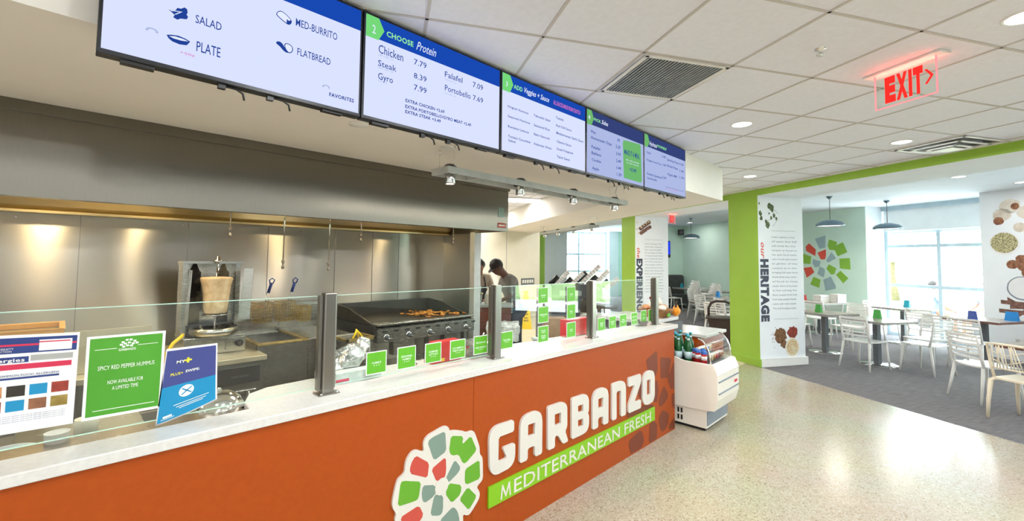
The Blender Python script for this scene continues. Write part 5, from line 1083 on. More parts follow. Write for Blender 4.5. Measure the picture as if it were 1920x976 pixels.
# curved front glass and clear sides
arc = [(1.708, .675), (1.712, .74), (1.725, .80), (1.75, .855), (1.785, .895), (1.83, .915)]
n = len(arc); g = MB(); V = [(x, y, z) for x in (X0 + .015, X1 - .03) for y, z in arc]; g._add(V, [(i, i + 1, n + i + 1, n + i) for i in range(n - 1)], None, 0, True); g.build('curved_glass', 'glass', t, w=True)
for x in (X0 + .01, X1 - .03):
    g = MB(); g.tube([(x, y, z) for y, z in arc], .008, 6); g.build('glass_frame', 'chrome', t, w=True)
MB().tube([(X0 + .01, 1.75, .86), (X1 - .03, 1.75, .86)], .006, 6).build('top_bar', 'chrome', t, w=True)
g = MB(); g.prism([(1.70, .68)] + [(y, z) for y, z in arc[1:]] + [(2.2, .68)], sd, X1 - .02, X1 - .014); g.build('side_glass', 'glass', t, w=True)
bt = None
bl = [(4.64, 2.06, 'first of the back row by the orange counter'), (4.72, 2.12, 'second in the back row'), (4.80, 2.17, 'back row, half hidden by another bottle'), (4.68, 1.97, 'front row at the left, large label showing'), (4.76, 2.02, 'front row middle'), (4.88, 2.03, 'standing alone beside the others, fully in view'), (4.64, 2.16, 'deep in the left back corner of the case'), (4.92, 2.16, 'behind the lone right-hand bottle')]
for x, y, lab in bl:
    if bt is None:
        bt = thing('water_bottle', 'green glass bottle: ' + lab, 'bottle', (x, y, .64), 0, 'green bottles in the drink case')
        MB().lathe([(.001, 0), (.034, 0), (.037, .01), (.037, .14), (.032, .175), (.018, .205), (.014, .23), (.014, .27), (.001, .272)], n=16).build('bottle_glass', 'bottle', bt)
        MB().lathe([(.0378, .04), (.0382, .04), (.0382, .11), (.0378, .11)], n=16).build('bottle_label', 'blabel', bt); MB().lathe([(.0155, .268), (.0155, .28), (.001, .281)], n=10).build('bottle_cap', 'cardt', bt)
        MB().lathe([(.0148, .225), (.0152, .225), (.0152, .245), (.0148, .245)], n=12).build('neck_label', 'blabel', bt)
    else: dup(bt, (x, y, .64), 0, 'green glass bottle: ' + lab)
cn = None
for x, y, lab in ((4.66, 1.80, 'nearest can, at the front left'), (4.70, 1.88, 'middle can of the three'), (4.745, 1.93, 'can farthest back of the three'), (4.79, 1.86, 'can beside the curved glass frame')):
    if cn is None:
        cn = thing('drink_can', 'red drink can with a blue top: ' + lab, 'can', (x, y, .64), 0, 'red cans in the drink case')
        MB().lathe([(.001, 0), (.024, 0), (.029, .008), (.029, .125), (.024, .135)], n=18).build('can_body', 'can', cn); MB().lathe([(.0295, .11), (.0295, .128), (.025, .138), (.001, .138)], n=18).build('can_top', 'canb', cn); MB().lathe([(.0293, .05), (.0297, .05), (.0297, .09), (.0293, .09)], n=18).build('can_band', 'paper', cn)
    else: dup(cn, (x, y, .64), 0, 'red drink can with a blue top: ' + lab)
sn = None; rr = random.Random(11)
for i in range(10):
    x = 4.84 + (i % 5) * .068; y = 1.80 + (i // 5) * .12; z = .66 + (i // 5) * .05
    col = ['hummus', 'food', 'cardr', 'spice2', 'bread', 'paper', 'cardg', 'food', 'cardn', 'hummus'][i]
    t = thing('snack_tub', '%s tub of food behind the curved glass, %s row, number %d from the left' % (['pale', 'amber', 'red', 'brown', 'tan', 'white', 'green', 'golden', 'blue', 'beige'][i], ['front', 'raised back'][i // 5], i % 5 + 1), 'food tub', (x, y, z), 0, 'food tubs in the drink case')
    MB().lathe([(.001, 0), (.022, 0), (.027, .06), (.001, .06)], n=12).build('tub_body', col, t); MB().lathe([(.029, .058), (.029, .066), (.001, .067)], n=12).build('tub_lid', 'cup', t)
o = MB().box(X0 + .25, X1 - .04, 1.88, 2.2, .69, .705).build('inner_shelf', 'darkgrey'); tag(o, 'dark raised shelf inside the drink case carrying the back row of food tubs', 'shelf')
# counter continuing behind the case, with bread basket and hanging bag
t = thing('end_counter', 'white topped counter end behind the drink case carrying the bread basket', 'counter', (4.9, 2.5, 0))
MB().box(4.55, 5.16, 2.31, 3.0, 0, 1.006).build('counter_body', 'cast', t, w=True); MB().box(4.52, 5.17, 2.29, 3.0, 1.006, 1.045).build('counter_top', 'slab', t, w=True, bevel=.004)
t = thing('low_cabinet', 'low orange cabinet with a pale top behind the drink case', 'cabinet', (5.6, 2.4, 0))
MB().box(5.27, 5.88, 2.03, 3.0, 0, .815).build('cabinet_body', 'orange', t, w=True); MB().box(5.245, 5.905, 2.0, 3.02, .815, .85).build('cabinet_top', 'slab', t, w=True, bevel=.004)
t = thing('bread_basket', 'wicker basket of wrapped bread on the counter end', 'basket', (4.95, 2.45, 1.046))
g = MB(); g.lathe([(.001, 0), (.15, 0), (.20, .08), (.21, .085), (.19, .08), (.145, .01), (.001, .01)], (4.95, 2.47, 1.046), 28); g.build('basket_body', 'wicker', t, w=True)
MB().box(4.86, 4.93, 2.28, 2.285, 1.065, 1.10).build('basket_tag', 'tagg', t, w=True)
rr = random.Random(5)
for i, (x, y, z, lab) in enumerate(((4.84, 2.43, 1.14, 'left in the basket'), (4.93, 2.38, 1.15, 'at the front middle of the basket'), (5.04, 2.42, 1.15, 'right in the basket'), (4.95, 2.52, 1.17, 'on top of the others'), (4.86, 2.55, 1.15, 'at the back left of the basket'))):
    g = MB(); g.sph((0, 0, 0), .06, n=14, mx=Matrix.Translation((x, y, z)) @ Matrix.Rotation(rr.uniform(-1, 1), 4, 'Z') @ Matrix.Diagonal((1.3, .9, .6, 1))); crumple(g, .01, i)
    o = g.build('bread_roll', 'bread' if i % 2 == 0 else 'chips'); tag(o, 'wrapped bread roll ' + lab, 'bread', 'bread in the wicker basket')
g = MB(); g.sph((0, 0, 0), .075, n=16, mx=Matrix.Translation((5.05, 2.50, 1.20)) @ Matrix.Rotation(.6, 4, 'Y') @ Matrix.Diagonal((1.3, 1, .7, 1))); crumple(g, .03, 9)
tag(g.build('chip_bag', 'chips'), 'clear white chip bag leaning over the right side of the basket', 'bag')
g = MB(); g.sph((0, 0, 0), .04, n=12, mx=Matrix.Translation((4.98, 2.52, 1.255)) @ Matrix.Diagonal((1.3, 1, .6, 1))); tag(g.build('dark_roll', 'spice2'), 'dark reddish roll on top of the bread basket', 'bread')
g = MB(); g.sph((0, 0, 0), .06, n=12, mx=Matrix.Translation((5.20, 2.33, 1.10)) @ Matrix.Diagonal((.8, .8, 1.1, 1))); crumple(g, .02, 3); t = thing('hanging_bag', 'orange snack bag hanging by its dark strap at the corner of the counter end', 'bag', (5.2, 2.33, 1.0)); g.build('bag_body', 'orangep', t, w=True)
MB().tube([(5.14, 2.30, 1.22), (5.18, 2.33, 1.14), (5.22, 2.33, 1.02), (5.24, 2.31, .95)], .012).build('bag_strap', 'cast', t, w=True)
# ---------------------------------------------------------------- back serving line
t = thing('back_counter', 'curving cream counter of the back serving line, seen through the glass', 'counter', (5.7, 4.2, 0))
A_ = [W(1.75, 9.2)[:2], (6.55, 5.62), (6.03, 4.92), (5.70, 4.05), (5.45, 3.75), (5.90, 3.40), (6.35, 3.95), (6.75, 4.8), (7.3, 5.6), (7.0, 6.9), (6.7, 6.6)]
A_ = [(6.95, 6.15), (6.05, 4.98), (5.74, 4.10), (5.46, 3.72), (5.56, 2.98), (6.0, 2.98), (6.05, 3.7), (6.3, 4.1), (6.6, 4.8), (7.4, 5.85)]
g = MB(); g.prism(A_, lambda a, b, d: (a, b, d), .87, .91); g.build('counter_top', 'slab', t, w=True, bevel=.004)
cx, cy = 6.2, 4.4
g = MB(); g.prism([(x + (cx - x) * .04 + (.05 if x < 6 else 0), y + (cy - y) * .04) for x, y in A_], lambda a, b, d: (a, b, d), 0, .87); g.build('counter_body', 'darkgrey', t, w=True)
# cup dispensers: dark angled tubes each holding a slanted stack of white cups
t = thing('dispenser_rack', 'dark box on the back counter that holds the slanted cup tubes', 'rack', (5.95, 4.2, .91), math.radians(-48))
MB().box(-.52, .05, -.12, .12, 0, .40).build('rack_body', 'darkgrey', t, bevel=.01); MB().box(.05, .28, -.12, .12, .12, .42).build('rack_side', 'tpost', t, bevel=.01)
MB().box(-.40, -.05, -.125, -.12, .22, .30).build('rack_panel', 'lightgrey', t)
for x, L_, z, tilt, lab in ((-.42, .34, 1.37, .75, 'short cup tube at the far left'), (-.22, .38, 1.33, .78, 'second cup tube from the left, its stack hanging lowest'), (-.02, .46, 1.40, .80, 'longest cup tube in the middle'), (.18, .38, 1.37, .78, 'fourth cup tube, paler stack'), (.40, .26, 1.36, .95, 'last short cup tube by the third post')):
    c_, s_ = math.cos(math.radians(-48)), math.sin(math.radians(-48))
    t = thing('cup_dispenser', 'slanted ' + lab + ' with white cups', 'cup dispenser', (5.95 + x * c_, 4.2 + x * s_, z), math.radians(-48), 'slanted cup dispensers on the back counter')
    d = Vector((math.sin(tilt), 0, math.cos(tilt))); p = Vector((-.12, 0, -.08))
    MB().cyl(p, p + d * L_ * .55, .050, .050, 14).build('dispenser_tube', 'black', t)
    g = MB(); o_ = Vector((.06, -.03, -.03))
    for k in range(9): g.cyl(p + o_ + d * (L_ * k / 9), p + o_ + d * (L_ * (k + 1) / 9 + .001), .036, .038, 14)
    g.build('cup_stack', 'cup', t)
o = MB().box(-.16, .16, -.12, .12, 0, .26).build('cardboard_box', 'card', None, (4.95, 4.0, .62), math.radians(-40), bevel=.004); tag(o, 'brown cardboard box under the back counter, seen through the glass', 'box')
t = thing('box_stand', 'dark low stand under the cardboard box', 'stand', (4.95, 4.0, 0), math.radians(-40)); MB().box(-.22, .22, -.16, .16, 0, .60).build('stand_body', 'jeans', t); MB().box(-.23, .23, -.17, .17, .60, .62).build('stand_top', 'darkgrey', t)
o = MB().tube([(4.72, 3.2, 1.02), (4.73, 3.19, 1.30), (4.77, 3.17, 1.36), (4.82, 3.15, 1.30)], .012).build('tap', 'chrome'); tag(o, 'tall curved chrome tap seen through the right glass pane', 'tap')
o = MB().box(4.6, 4.95, 3.0, 3.3, 0, 1.02).build('tap_stand', 'lightgrey'); tag(o, 'grey steel stand carrying the curved tap', 'stand')
for x, y, lab in ((5.62, 3.95, 'left one'), (5.72, 3.72, 'right one')):
    t = thing('speckled_urn', 'dark speckled serving urn on the back counter, ' + lab, 'urn', (x, y, .91), 0, 'speckled urns'); MB().lathe([(.001, 0), (.07, 0), (.075, .02), (.075, .17), (.06, .19), (.001, .19)], n=16).build('urn_body', 'cast', t); MB().lathe([(.001, .19), (.03, .19), (.03, .21), (.001, .215)], n=12).build('urn_lid', 'black', t)
# ---------------------------------------------------------------- dining furniture
def slat_chair(loc, rz, label, group='white slat chairs'):
    t = thing('dining_chair', label, 'chair', loc, rz, group)
    g = MB(); n = 6
    V = []
    for j in range(n + 1):
        y = -.22 + .42 * j / n
        for i in range(n + 1):
            u = i / n - .5; V.append((u * (.44 - .03 * j / n), y, .445 + .012 * (2 * u) ** 2 - .008 * math.sin(PI * j / n)))
    m = n + 1; V += [(x, y, z - .018) for x, y, z in V]
    Fc = []
    for j in range(n):
        for i in range(n): a = j * m + i; Fc += [(a, a + 1, a + m + 1, a + m), (a + m * m + m, a + m * m + m + 1, a + m * m + 1, a + m * m)]
    per = [i for i in range(m)] + [j * m + n for j in range(1, m)] + [n * m + i for i in range(n - 1, -1, -1)] + [j * m for j in range(n - 1, 0, -1)]
    Fc += [(per[k], per[(k + 1) % len(per)], per[(k + 1) % len(per)] + m * m, per[k] + m * m) for k in range(len(per))]
    g._add(V, Fc); g.build('seat', 'chair', t)
    for sx in (-1, 1):
        MB().tube([(sx * .20, -.19, .435), (sx * .215, -.205, .22), (sx * .235, -.225, 0)], .015, 8, rs=[.019, .016, .012]).build('leg', 'chair', t)
        MB().tube([(sx * .195, .18, .435), (sx * .215, .215, .2), (sx * .235, .25, 0)], .015, 8, rs=[.019, .016, .012]).build('leg', 'chair', t)
        MB().tube([(sx * .197, .17, .43), (sx * .203, .20, .55), (sx * .205, .225, .70), (sx * .205, .25, .82)], .013, 8, rs=[.017, .015, .013, .011]).build('back_post', 'chair', t)
    g = MB()
    for k, z in enumerate((.545, .60, .655, .71, .762, .812)):
        y = .20 + (z - .55) * .18; h = .013 if k < 5 else .016
        pts = [(u, y + .035 * (1 - (u / .2) ** 2), z) for u in (-.205, -.14, -.07, 0, .07, .14, .205)]
        V = []
        for p in pts: V += [(p[0], p[1] - .005, p[2] - h), (p[0], p[1] + .005, p[2] - h), (p[0], p[1] + .005, p[2] + h), (p[0], p[1] - .005, p[2] + h)]
        q = len(pts); Fc = [(a * 4 + c, a * 4 + (c + 1) % 4, a * 4 + 4 + (c + 1) % 4, a * 4 + 4 + c) for a in range(q - 1) for c in range(4)] + [(3, 2, 1, 0), tuple(q * 4 - 4 + c for c in range(4))]
        g._add(V, Fc)
    g.build('back_slats', 'chair', t)
    return t
def P2(r, b): return W(r, b)
R90 = PI / 2
c0 = slat_chair(P2(7.47, 5.46), A30 + math.radians(93), 'white slat chair with its back to the camera at the round-based table left of centre')
for r, b, a, lab in ((8.12, 5.0, 180, 'white slat chair seen from the side between the two middle tables'),
    (7.22, 3.82, 68, 'white slat chair turned away, just left of the cream lattice chair'),
    (9.15, 4.95, 88, 'white slat chair pushed up to the table with the navy card'),
    (10.38, 4.75, -90, 'white slat chair on the mural side of the table with the navy card'),
    (8.05, 7.30, 5, 'white slat chair half hidden behind the HERITAGE column'), (8.85, 6.75, -90, 'white slat chair on the far side of the table nearest the HERITAGE column'), (8.72, 5.35, -90, 'white slat chair on the far side of the table with the right green card'),
    (10.0, 7.25, 90, 'white slat chair in front of the window, left of the teal card'), (9.95, 6.1, 95, 'white slat chair in front of the window, right of the teal card'), (10.8, 7.5, 0, 'white slat chair against the window jamb'), (11.1, 5.95, 180, 'white slat chair at the window against the mural wall end'),
    (9.6, 8.5, 90, 'white slat chair near the mint wall emblem, left one'), (9.5, 7.9, 100, 'white slat chair near the mint wall emblem, right one'), (10.55, 8.55, -90, 'white slat chair against the mint wall under the emblem'),
    (6.95, 8.15, 120, 'white slat chair nearest in the gap between the two printed columns'), (7.75, 8.75, 80, 'white slat chair second nearest in the gap between the columns'), (8.1, 9.9, 90, 'white slat chair at the table with the lower blue card'), (9.0, 10.1, -90, 'white slat chair beyond the table with the lower blue card'), (8.5, 9.35, 180, 'white slat chair on the near side of the lower blue card table'),
    (9.5, 12.0, 90, 'white slat chair at the table with the navy card, far room'), (10.55, 11.7, -90, 'white slat chair against the mint wall in the far room'), (9.4, 13.2, 90, 'white slat chair facing the charcoal booth'), (10.2, 12.75, 180, 'white slat chair near side of the booth table')):
    dup(c0, P2(r, b), A30 + math.radians(a), lab)
for (r, b, a, n, place) in ((8.75, 11.05, 80, 5, 'left stack behind the column gap'), (9.25, 10.75, 80, 4, 'right stack behind the column gap')):
    for k in range(n):
        x, y, _ = P2(r, b); aa = A30 + math.radians(a)
        dup(c0, (x + .035 * k * math.sin(aa), y - .035 * k * math.cos(aa), .001 + k * .075), aa, 'stacked white slat chair, %s in the %s' % (['lowest', 'second', 'third', 'fourth', 'fifth'][k], place), 'stacked white chairs')
# cream chair with a lattice back
t = thing('dining_chair', 'cream chair with an open lattice back at the right frame edge', 'chair', P2(6.70, 3.17), A30 + math.radians(88))
g = MB(); g.prism(smoothpoly([(-.22, -.22), (.22, -.22), (.21, .19), (-.21, .19)], 2), lambda a, b, d: (a, b, d), .43, .452); g.build('seat', 'creamchair', t, bevel=.006)
for sx in (-1, 1):
    MB().tube([(sx * .20, -.19, .44), (sx * .215, -.21, .22), (sx * .22, -.225, 0)], .016, 8, rs=[.022, .019, .014]).build('leg', 'creamchair', t)
    MB().tube([(sx * .19, .15, .44), (sx * .215, .20, .42), (sx * .23, .225, .2), (sx * .235, .24, 0)], .02, 8, rs=[.022, .024, .020, .016]).build('leg', 'creamchair', t)
g = MB(); rr = random.Random(2); bk = lambda u, z: (u, .17 + (z - .45) * .16 + .03 * (1 - (u / .21) ** 2), z)
g.tube([bk(u, z) for u, z in ((-.20, .45), (-.215, .56), (-.222, .70), (-.222, .82), (-.12, .828), (0, .83), (.12, .828), (.222, .82), (.222, .70), (.215, .56), (.20, .45))], .014, 8)
g.tube([bk(u, .56) for u in (-.21, -.1, 0, .1, .21)], .009, 6)
for i in range(13):
    u = -.19 + i * .0315; d = rr.uniform(-.07, .07); g.tube([bk(u, .56), bk((u + max(-.21, min(.21, u + d))) / 2, .69), bk(max(-.21, min(.21, u + d)), .825)], .0055, 6)
for z in (.64, .73): g.tube([bk(-.21, z), bk(-.08, z + .03), bk(.08, z - .03), bk(.21, z + .02)], .005, 6)
g.build('lattice_back', 'creamchair', t)
def table(loc, rz, label, group='grey topped dining tables', w_=.76, d_=.76):
    t = thing('dining_table', label, 'table', loc, rz, group)
    MB().box(-w_ / 2, w_ / 2, -d_ / 2, d_ / 2, .742, .75).build('table_top', 'ttop', t)
    MB().box(-w_ / 2, w_ / 2, -d_ / 2, d_ / 2, .71, .742).build('table_edge', 'tedgeg', t)
    MB().box(-.04, .04, -.04, .04, .02, .71).build('table_post', 'tpost', t)
    MB().lathe([(.001, .03), (.06, .026), (.27, .012), (.275, 0), (.001, 0)], n=32).build('table_base', 'chrome', t)
    return t
tb0 = table(P2(8.07, 6.62), A30, 'square table nearest the HERITAGE column with a green card on it')
for r, b, lab in ((7.98, 5.62, 'square table in the middle with a green card, chair backs on both sides'), (9.96, 5.30, 'square table with a navy card in front of the mural wall'), (7.35, 3.20, 'square brown-edged table behind the cream lattice chair'), (10.65, 6.85, 'square table with a teal card at the window'), (11.05, 6.35, 'square table with a green card deep in the window bay'), (10.1, 8.4, 'square table under the wall emblem carrying white trays'), (11.0, 4.2, 'square table with a bright blue card at the right edge')):
    pass
TBL = [(7.98, 5.62, 'square table in the middle with a green card, chair backs on both sides'), (9.96, 5.25, 'square table with a navy card in front of the mural wall'), (7.42, 3.25, 'square brown-edged table behind the cream lattice chair'), (10.65, 6.95, 'square table with a teal card at the window'), (10.1, 8.4, 'square table under the wall emblem carrying white trays'),
    (10.25, 13.5, 'square table with two teal cards in front of the charcoal booth'), (10.1, 11.95, 'square table with a navy card in the far room'), (8.5, 9.97, 'square table with a blue card in the gap between the columns')]
for r, b, lab in TBL:
    q = dup(tb0, P2(r, b), A30, lab)
    if 'navy card in front' in lab or 'brown-edged' in lab:
        for c in q.children:
            if c.name.startswith('table_edge'): c.material_slots[0].link = 'OBJECT'; c.material_slots[0].material = M['tedge']
def card(r, b, z, m, lab, rz=None, s=1.):
    o = MB().hexa([(-.055 * s, -.035), (.055 * s, -.035), (.055 * s, .035), (-.055 * s, .035)], [(-.05 * s, -.008), (.05 * s, -.008), (.05 * s, .008), (-.05 * s, .008)], 0, .15).build('table_card', m, None, (*W(r, b)[:2], z), A30 + PI / 2 + (rz or 0)); tag(o, lab, 'table card', 'folded cards on the tables')
    g = MB(); rect_ = lambda z0, z1, w_: g.prism([(-w_, z0), (w_, z0), (w_, z1), (-w_, z1)], lambda a, bb, d: (a, -(.036 - .027 * bb / .15) - d, bb), .0, .0008)
    rect_(.03, .036, .03 * s); rect_(.07, .082, .035 * s); rect_(.10, .115, .028 * s); g.build('card_print', 'texw', o)
    return o
card(7.93, 6.62, .751, 'cardg', 'green folded card on the table nearest the HERITAGE column'); card(8.12, 5.70, .751, 'cardg', 'green folded card on the middle table'); card(9.62, 5.22, .751, 'cardn', 'navy folded card on the table by the mural wall')
card(10.85, 7.0, .751, 'cardt', 'teal folded card on the table at the window'); card(10.1, 13.65, .751, 'cardt', 'left teal card on the table by the booth'); card(10.5, 13.35, .751, 'cardt', 'right teal card on the table by the booth'); card(10.05, 12.1, .751, 'cardn', 'navy card in the far room'); card(8.5, 9.97, .751, 'cardb', 'blue card on the table between the columns'); card(9.85, 8.6, .751, 'cardr', 'red card beside the white trays under the emblem'); card(10.3, 8.62, .751, 'cardg', 'small green card right under the wall emblem')
card(10.15, 4.98, .751, 'cardb', 'large bright blue card at the right frame edge', s=1.5)
for r, b, n, lab in ((10.0, 8.28, 6, 'left stack of white trays on the table under the emblem'), (10.3, 8.1, 7, 'right stack of white trays on the table under the emblem'), (9.95, 11.8, 6, 'stack of white trays on the far-room table')):
    t = thing('tray_stack', lab, 'trays', (*W(r, b)[:2], .751), A30, 'white tray stacks')
    for k in range(n): MB().box(-.13, .13, -.10, .10, k * .03, k * .03 + .022).build('tray', 'cup', t, bevel=.004)
# booth, high chair, speaker, television
t = thing('booth_bench', 'charcoal quilted booth bench in the far corner', 'booth', (*W(10.0, 14.3)[:2], 0), A30)
g = MB(); g.prism(smoothpoly([(-.95, .42), (.85, .42), (.85, 1.10), (.78, 1.17), (-.95, 1.17)], 1), lambda a, b, d: (a, d, b), .22, .36); g.build('booth_back', 'booth', t, bevel=.02)
MB().box(-.95, .85, -.25, .25, .15, .46).build('booth_seat', 'booth', t, bevel=.02)
g = MB()
for k in range(-14, 14):
    for s in (-1, 1):
        x = k * .12; a = max(-.93, x); g.tube([(x, .217, .55), (x + s * .55, .217, 1.1)], .003, 4) if -.9 < x < .8 and -.93 < x + s * .55 < .83 else None
g.build('quilting', 'black', t)
t = thing('high_chair', 'dark brown plastic high chair left of the green column face', 'high chair', (*W(6.2, 7.2)[:2], 0), math.radians(-70))
g = MB(); g.hexa([(-.15, -.14), (.15, -.14), (.15, .14), (-.15, .14)], [(-.24, -.20), (.24, -.20), (.24, .20), (-.24, .20)], .05, .62); g.build('chair_body', 'espresso', t, bevel=.02)
g = MB(); g.tube([(-.22, .16, .60), (-.22, .17, .78), (-.17, .17, .88), (-.08, .17, .915), (.08, .17, .915), (.17, .17, .88), (.22, .17, .78), (.22, .16, .60)], .024, 8); g.build('back_hoop', 'espresso', t)
MB().box(-.27, .27, -.24, .22, .60, .635).build('tray_rim', 'espresso', t, bevel=.01)
for sx in (-1, 1):
    for sy in (-1, 1): MB().cyl((sx * .16, sy * .14, .0), (sx * .14, sy * .13, .1), .02).build('foot', 'espresso', t)
t = thing('wall_speaker', 'small black loudspeaker high in the far corner', 'speaker', (*W(10.75, 14.55)[:2], 2.78), A30 - .4)
MB().box(-.10, .10, -.08, .08, -.10, .12).build('speaker_box', 'black', t, bevel=.01); MB().cyl((0, .08, 0), (0, .26, .05), .02).build('wall_bracket', 'black', t); MB().cyl((0, -.08, 0), (0, -.085, 0), .06).build('speaker_cone', 'darkgrey', t)
t = thing('television', 'blue-lit television partly hidden behind the EXPERIENCE column', 'television', (*W(9.9, 14.74)[:2], 2.14), A30)
MB().box(-.50, .50, -.02, .04, -.32, .32).build('tv_housing', 'black', t, bevel=.004); MB().box(-.485, .485, -.024, -.02, -.20, .30).build('tv_screen', 'tvblue', t)
# pendant lamps
def pendant(r, b, zs, lab, w_=.26, first=[None]):
    if first[0]:
        return dup(first[0], (*W(r, b)[:2], zs), 0, lab)
    t = thing('pendant_lamp', lab, 'pendant lamp', (*W(r, b)[:2], zs), 0, 'slate blue pendant lamps'); first[0] = t
    MB().lathe([(.001, .135), (.05, .13), (.13, .115), (.21, .08), (.248, .035), (.25, .02), (.235, 0), (.228, .004), (.238, .022), (.20, .07), (.12, .10), (.001, .118)], n=40).build('lamp_shade', 'pend', t)
    MB().cyl((0, 0, .012), (0, 0, .016), .215, n=36).build('lamp_diffuser', 'lampw2', t)
    MB().cyl((0, 0, .13), (0, 0, DC - zs), .005, n=8).build('lamp_cord', 'black', t)
    MB().lathe([(.001, 0), (.02, 0), (.05, .035), (.055, .055), (.001, .055)], (0, 0, DC - zs - .055), 18).build('ceiling_rose', 'pend', t)
    return t
M['lampw2'] = emit_mat('pendant_diffuser', (1, .95, .86), 3.2)
pendant(8.67, 6.94, 2.44, 'blue pendant lamp nearest the HERITAGE column'); pendant(10.2, 6.9, 2.42, 'blue pendant lamp in front of the window'); pendant(8.7, 11.3, 2.38, 'blue pendant lamp in the gap between the columns under the small exit sign'); pendant(8.3, 8.45, 2.38, 'blue pendant lamp mostly hidden behind the green column face')
for r, b, z in ((8.67, 6.94, 2.42), (10.2, 6.9, 2.40), (8.7, 11.3, 2.36), (8.3, 8.45, 2.36)): area('pendant_light', (*W(r, b)[:2], z), .4, 11, (1, .94, .85))
# emblem on the mint wall: raised petals
fw = lambda a, b, d: (*W(11.0 - d, a)[:2], b)
wp = [('wslate', [(9.23, 2.33), (8.94, 2.402), (8.95, 2.086), (9.11, 2.061)]), ('wgreen', [(8.84, 2.295), (8.63, 2.223), (8.66, 2.116), (8.71, 2.017), (8.83, 2.028), (8.88, 2.13)]), ('wgreen', [(8.63, 2.151), (8.48, 2.209), (8.38, 1.958), (8.62, 1.862), (8.7, 2.026)]), ('wgreen', [(8.58, 1.799), (8.32, 1.817), (8.31, 1.527), (8.57, 1.557)]), ('wgreen', [(8.68, 1.391), (8.56, 1.494), (8.37, 1.315), (8.5, 1.185)]), ('wslate', [(9.02, 1.249), (8.82, 1.341), (8.7, 1.111), (8.7, 1.039), (8.97, .966)]), ('wgreen', [(9.4, 1.107), (9.3, 1.312), (9.11, 1.245), (9.15, 1.027)]), ('wred', [(9.59, 1.543), (9.36, 1.577), (9.28, 1.436), (9.5, 1.284)]), ('wgreen', [(9.6, 1.934), (9.36, 1.855), (9.39, 1.653), (9.59, 1.67)]), ('wred', [(9.51, 2.127), (9.41, 2.212), (9.22, 2.044), (9.24, 1.873), (9.5, 2.01)]), ('wred', [(9.17, 1.958), (8.94, 2.039), (8.94, 1.872), (8.97, 1.779), (9.08, 1.779)]), ('wslate', [(8.93, 1.761), (8.78, 1.963), (8.67, 1.808), (8.89, 1.697)]), ('wgreen', [(8.93, 1.539), (8.86, 1.651), (8.67, 1.554), (8.73, 1.399), (8.81, 1.396)]), ('wslate', [(9.12, 1.591), (8.99, 1.538), (8.98, 1.464), (9.02, 1.314), (9.18, 1.392)]), ('wslate', [(9.31, 1.788), (9.1, 1.732), (9.12, 1.619), (9.17, 1.581), (9.25, 1.57), (9.32, 1.664)])]
t = thing('wall_emblem', 'large flower emblem of green, red and slate petals on the mint wall', 'wall emblem', (*W(10.99, 9.0)[:2], .95))
for m, p in wp:
    g = MB(); g.prism(p, fw, 0, .01); g.build('petal', m, t, w=True)
# printed columns
def column_print(b0, name, word, script, lab, art):
    f = lambda a, z, d=0.: (*W(5.83 + a, b0 - .001 - d)[:2], z)
    t = thing('column_print', lab, 'wall print', (*W(6.3, b0 - .01)[:2], 1.0))
    g = MB(); fv = lambda a, z: f(a, z, .001)
    rot = lambda a0, z0: (lambda u, v: fv(a0 + v, z0 - u))
    L_ = 1.02 if word == 'HERITAGE' else 1.40
    put_text(g, word, 0, 0, L_, .14, rot(.045, 1.745), 0, .07); g.build('big_lettering', 'textd', t, w=True)
    g = MB(); put_text(g, script, 0, 0, .26, .085, rot(.05, 2.03), 0, .02, .3); g.build('script_lettering', 'textr', t, w=True)
    g = MB(); rr = random.Random(len(word)); words = ('The roots of Mediterranean cuisine span the globe but keep coming back to family meals full of color and fresh flavor bringing people together at the table to share simple honest food with friends').split()
    z = 2.10
    for k in range(17):
        s = ' '.join(rr.choice(words) for _ in range(4)); put_text(g, s, .27, z, .27 + .50 + rr.uniform(-.03, .03), .026, lambda a, b: f(a, b, .001)); z -= .0735
    g.prism([(.27, 2.215), (.77, 2.215), (.77, 2.219), (.27, 2.219)], f, .0005, .001); g.prism([(.29, .76), (.79, .76), (.79, .764), (.29, .764)], f, .0005, .001); g.build('small_lettering', 'textg', t, w=True)
    art(t, f)
def blob(g, f, cx, cz, r, seed, n=18, amp=.35, sx=1., sz=1., d=.001):
    rr = random.Random(seed); g.prism([(cx + sx * r * (1 + rr.uniform(-amp, amp)) * math.cos(2 * PI * k / n), cz + sz * r * (1 + rr.uniform(-amp, amp)) * math.sin(2 * PI * k / n)) for k in range(n)], f, d * .5, d)
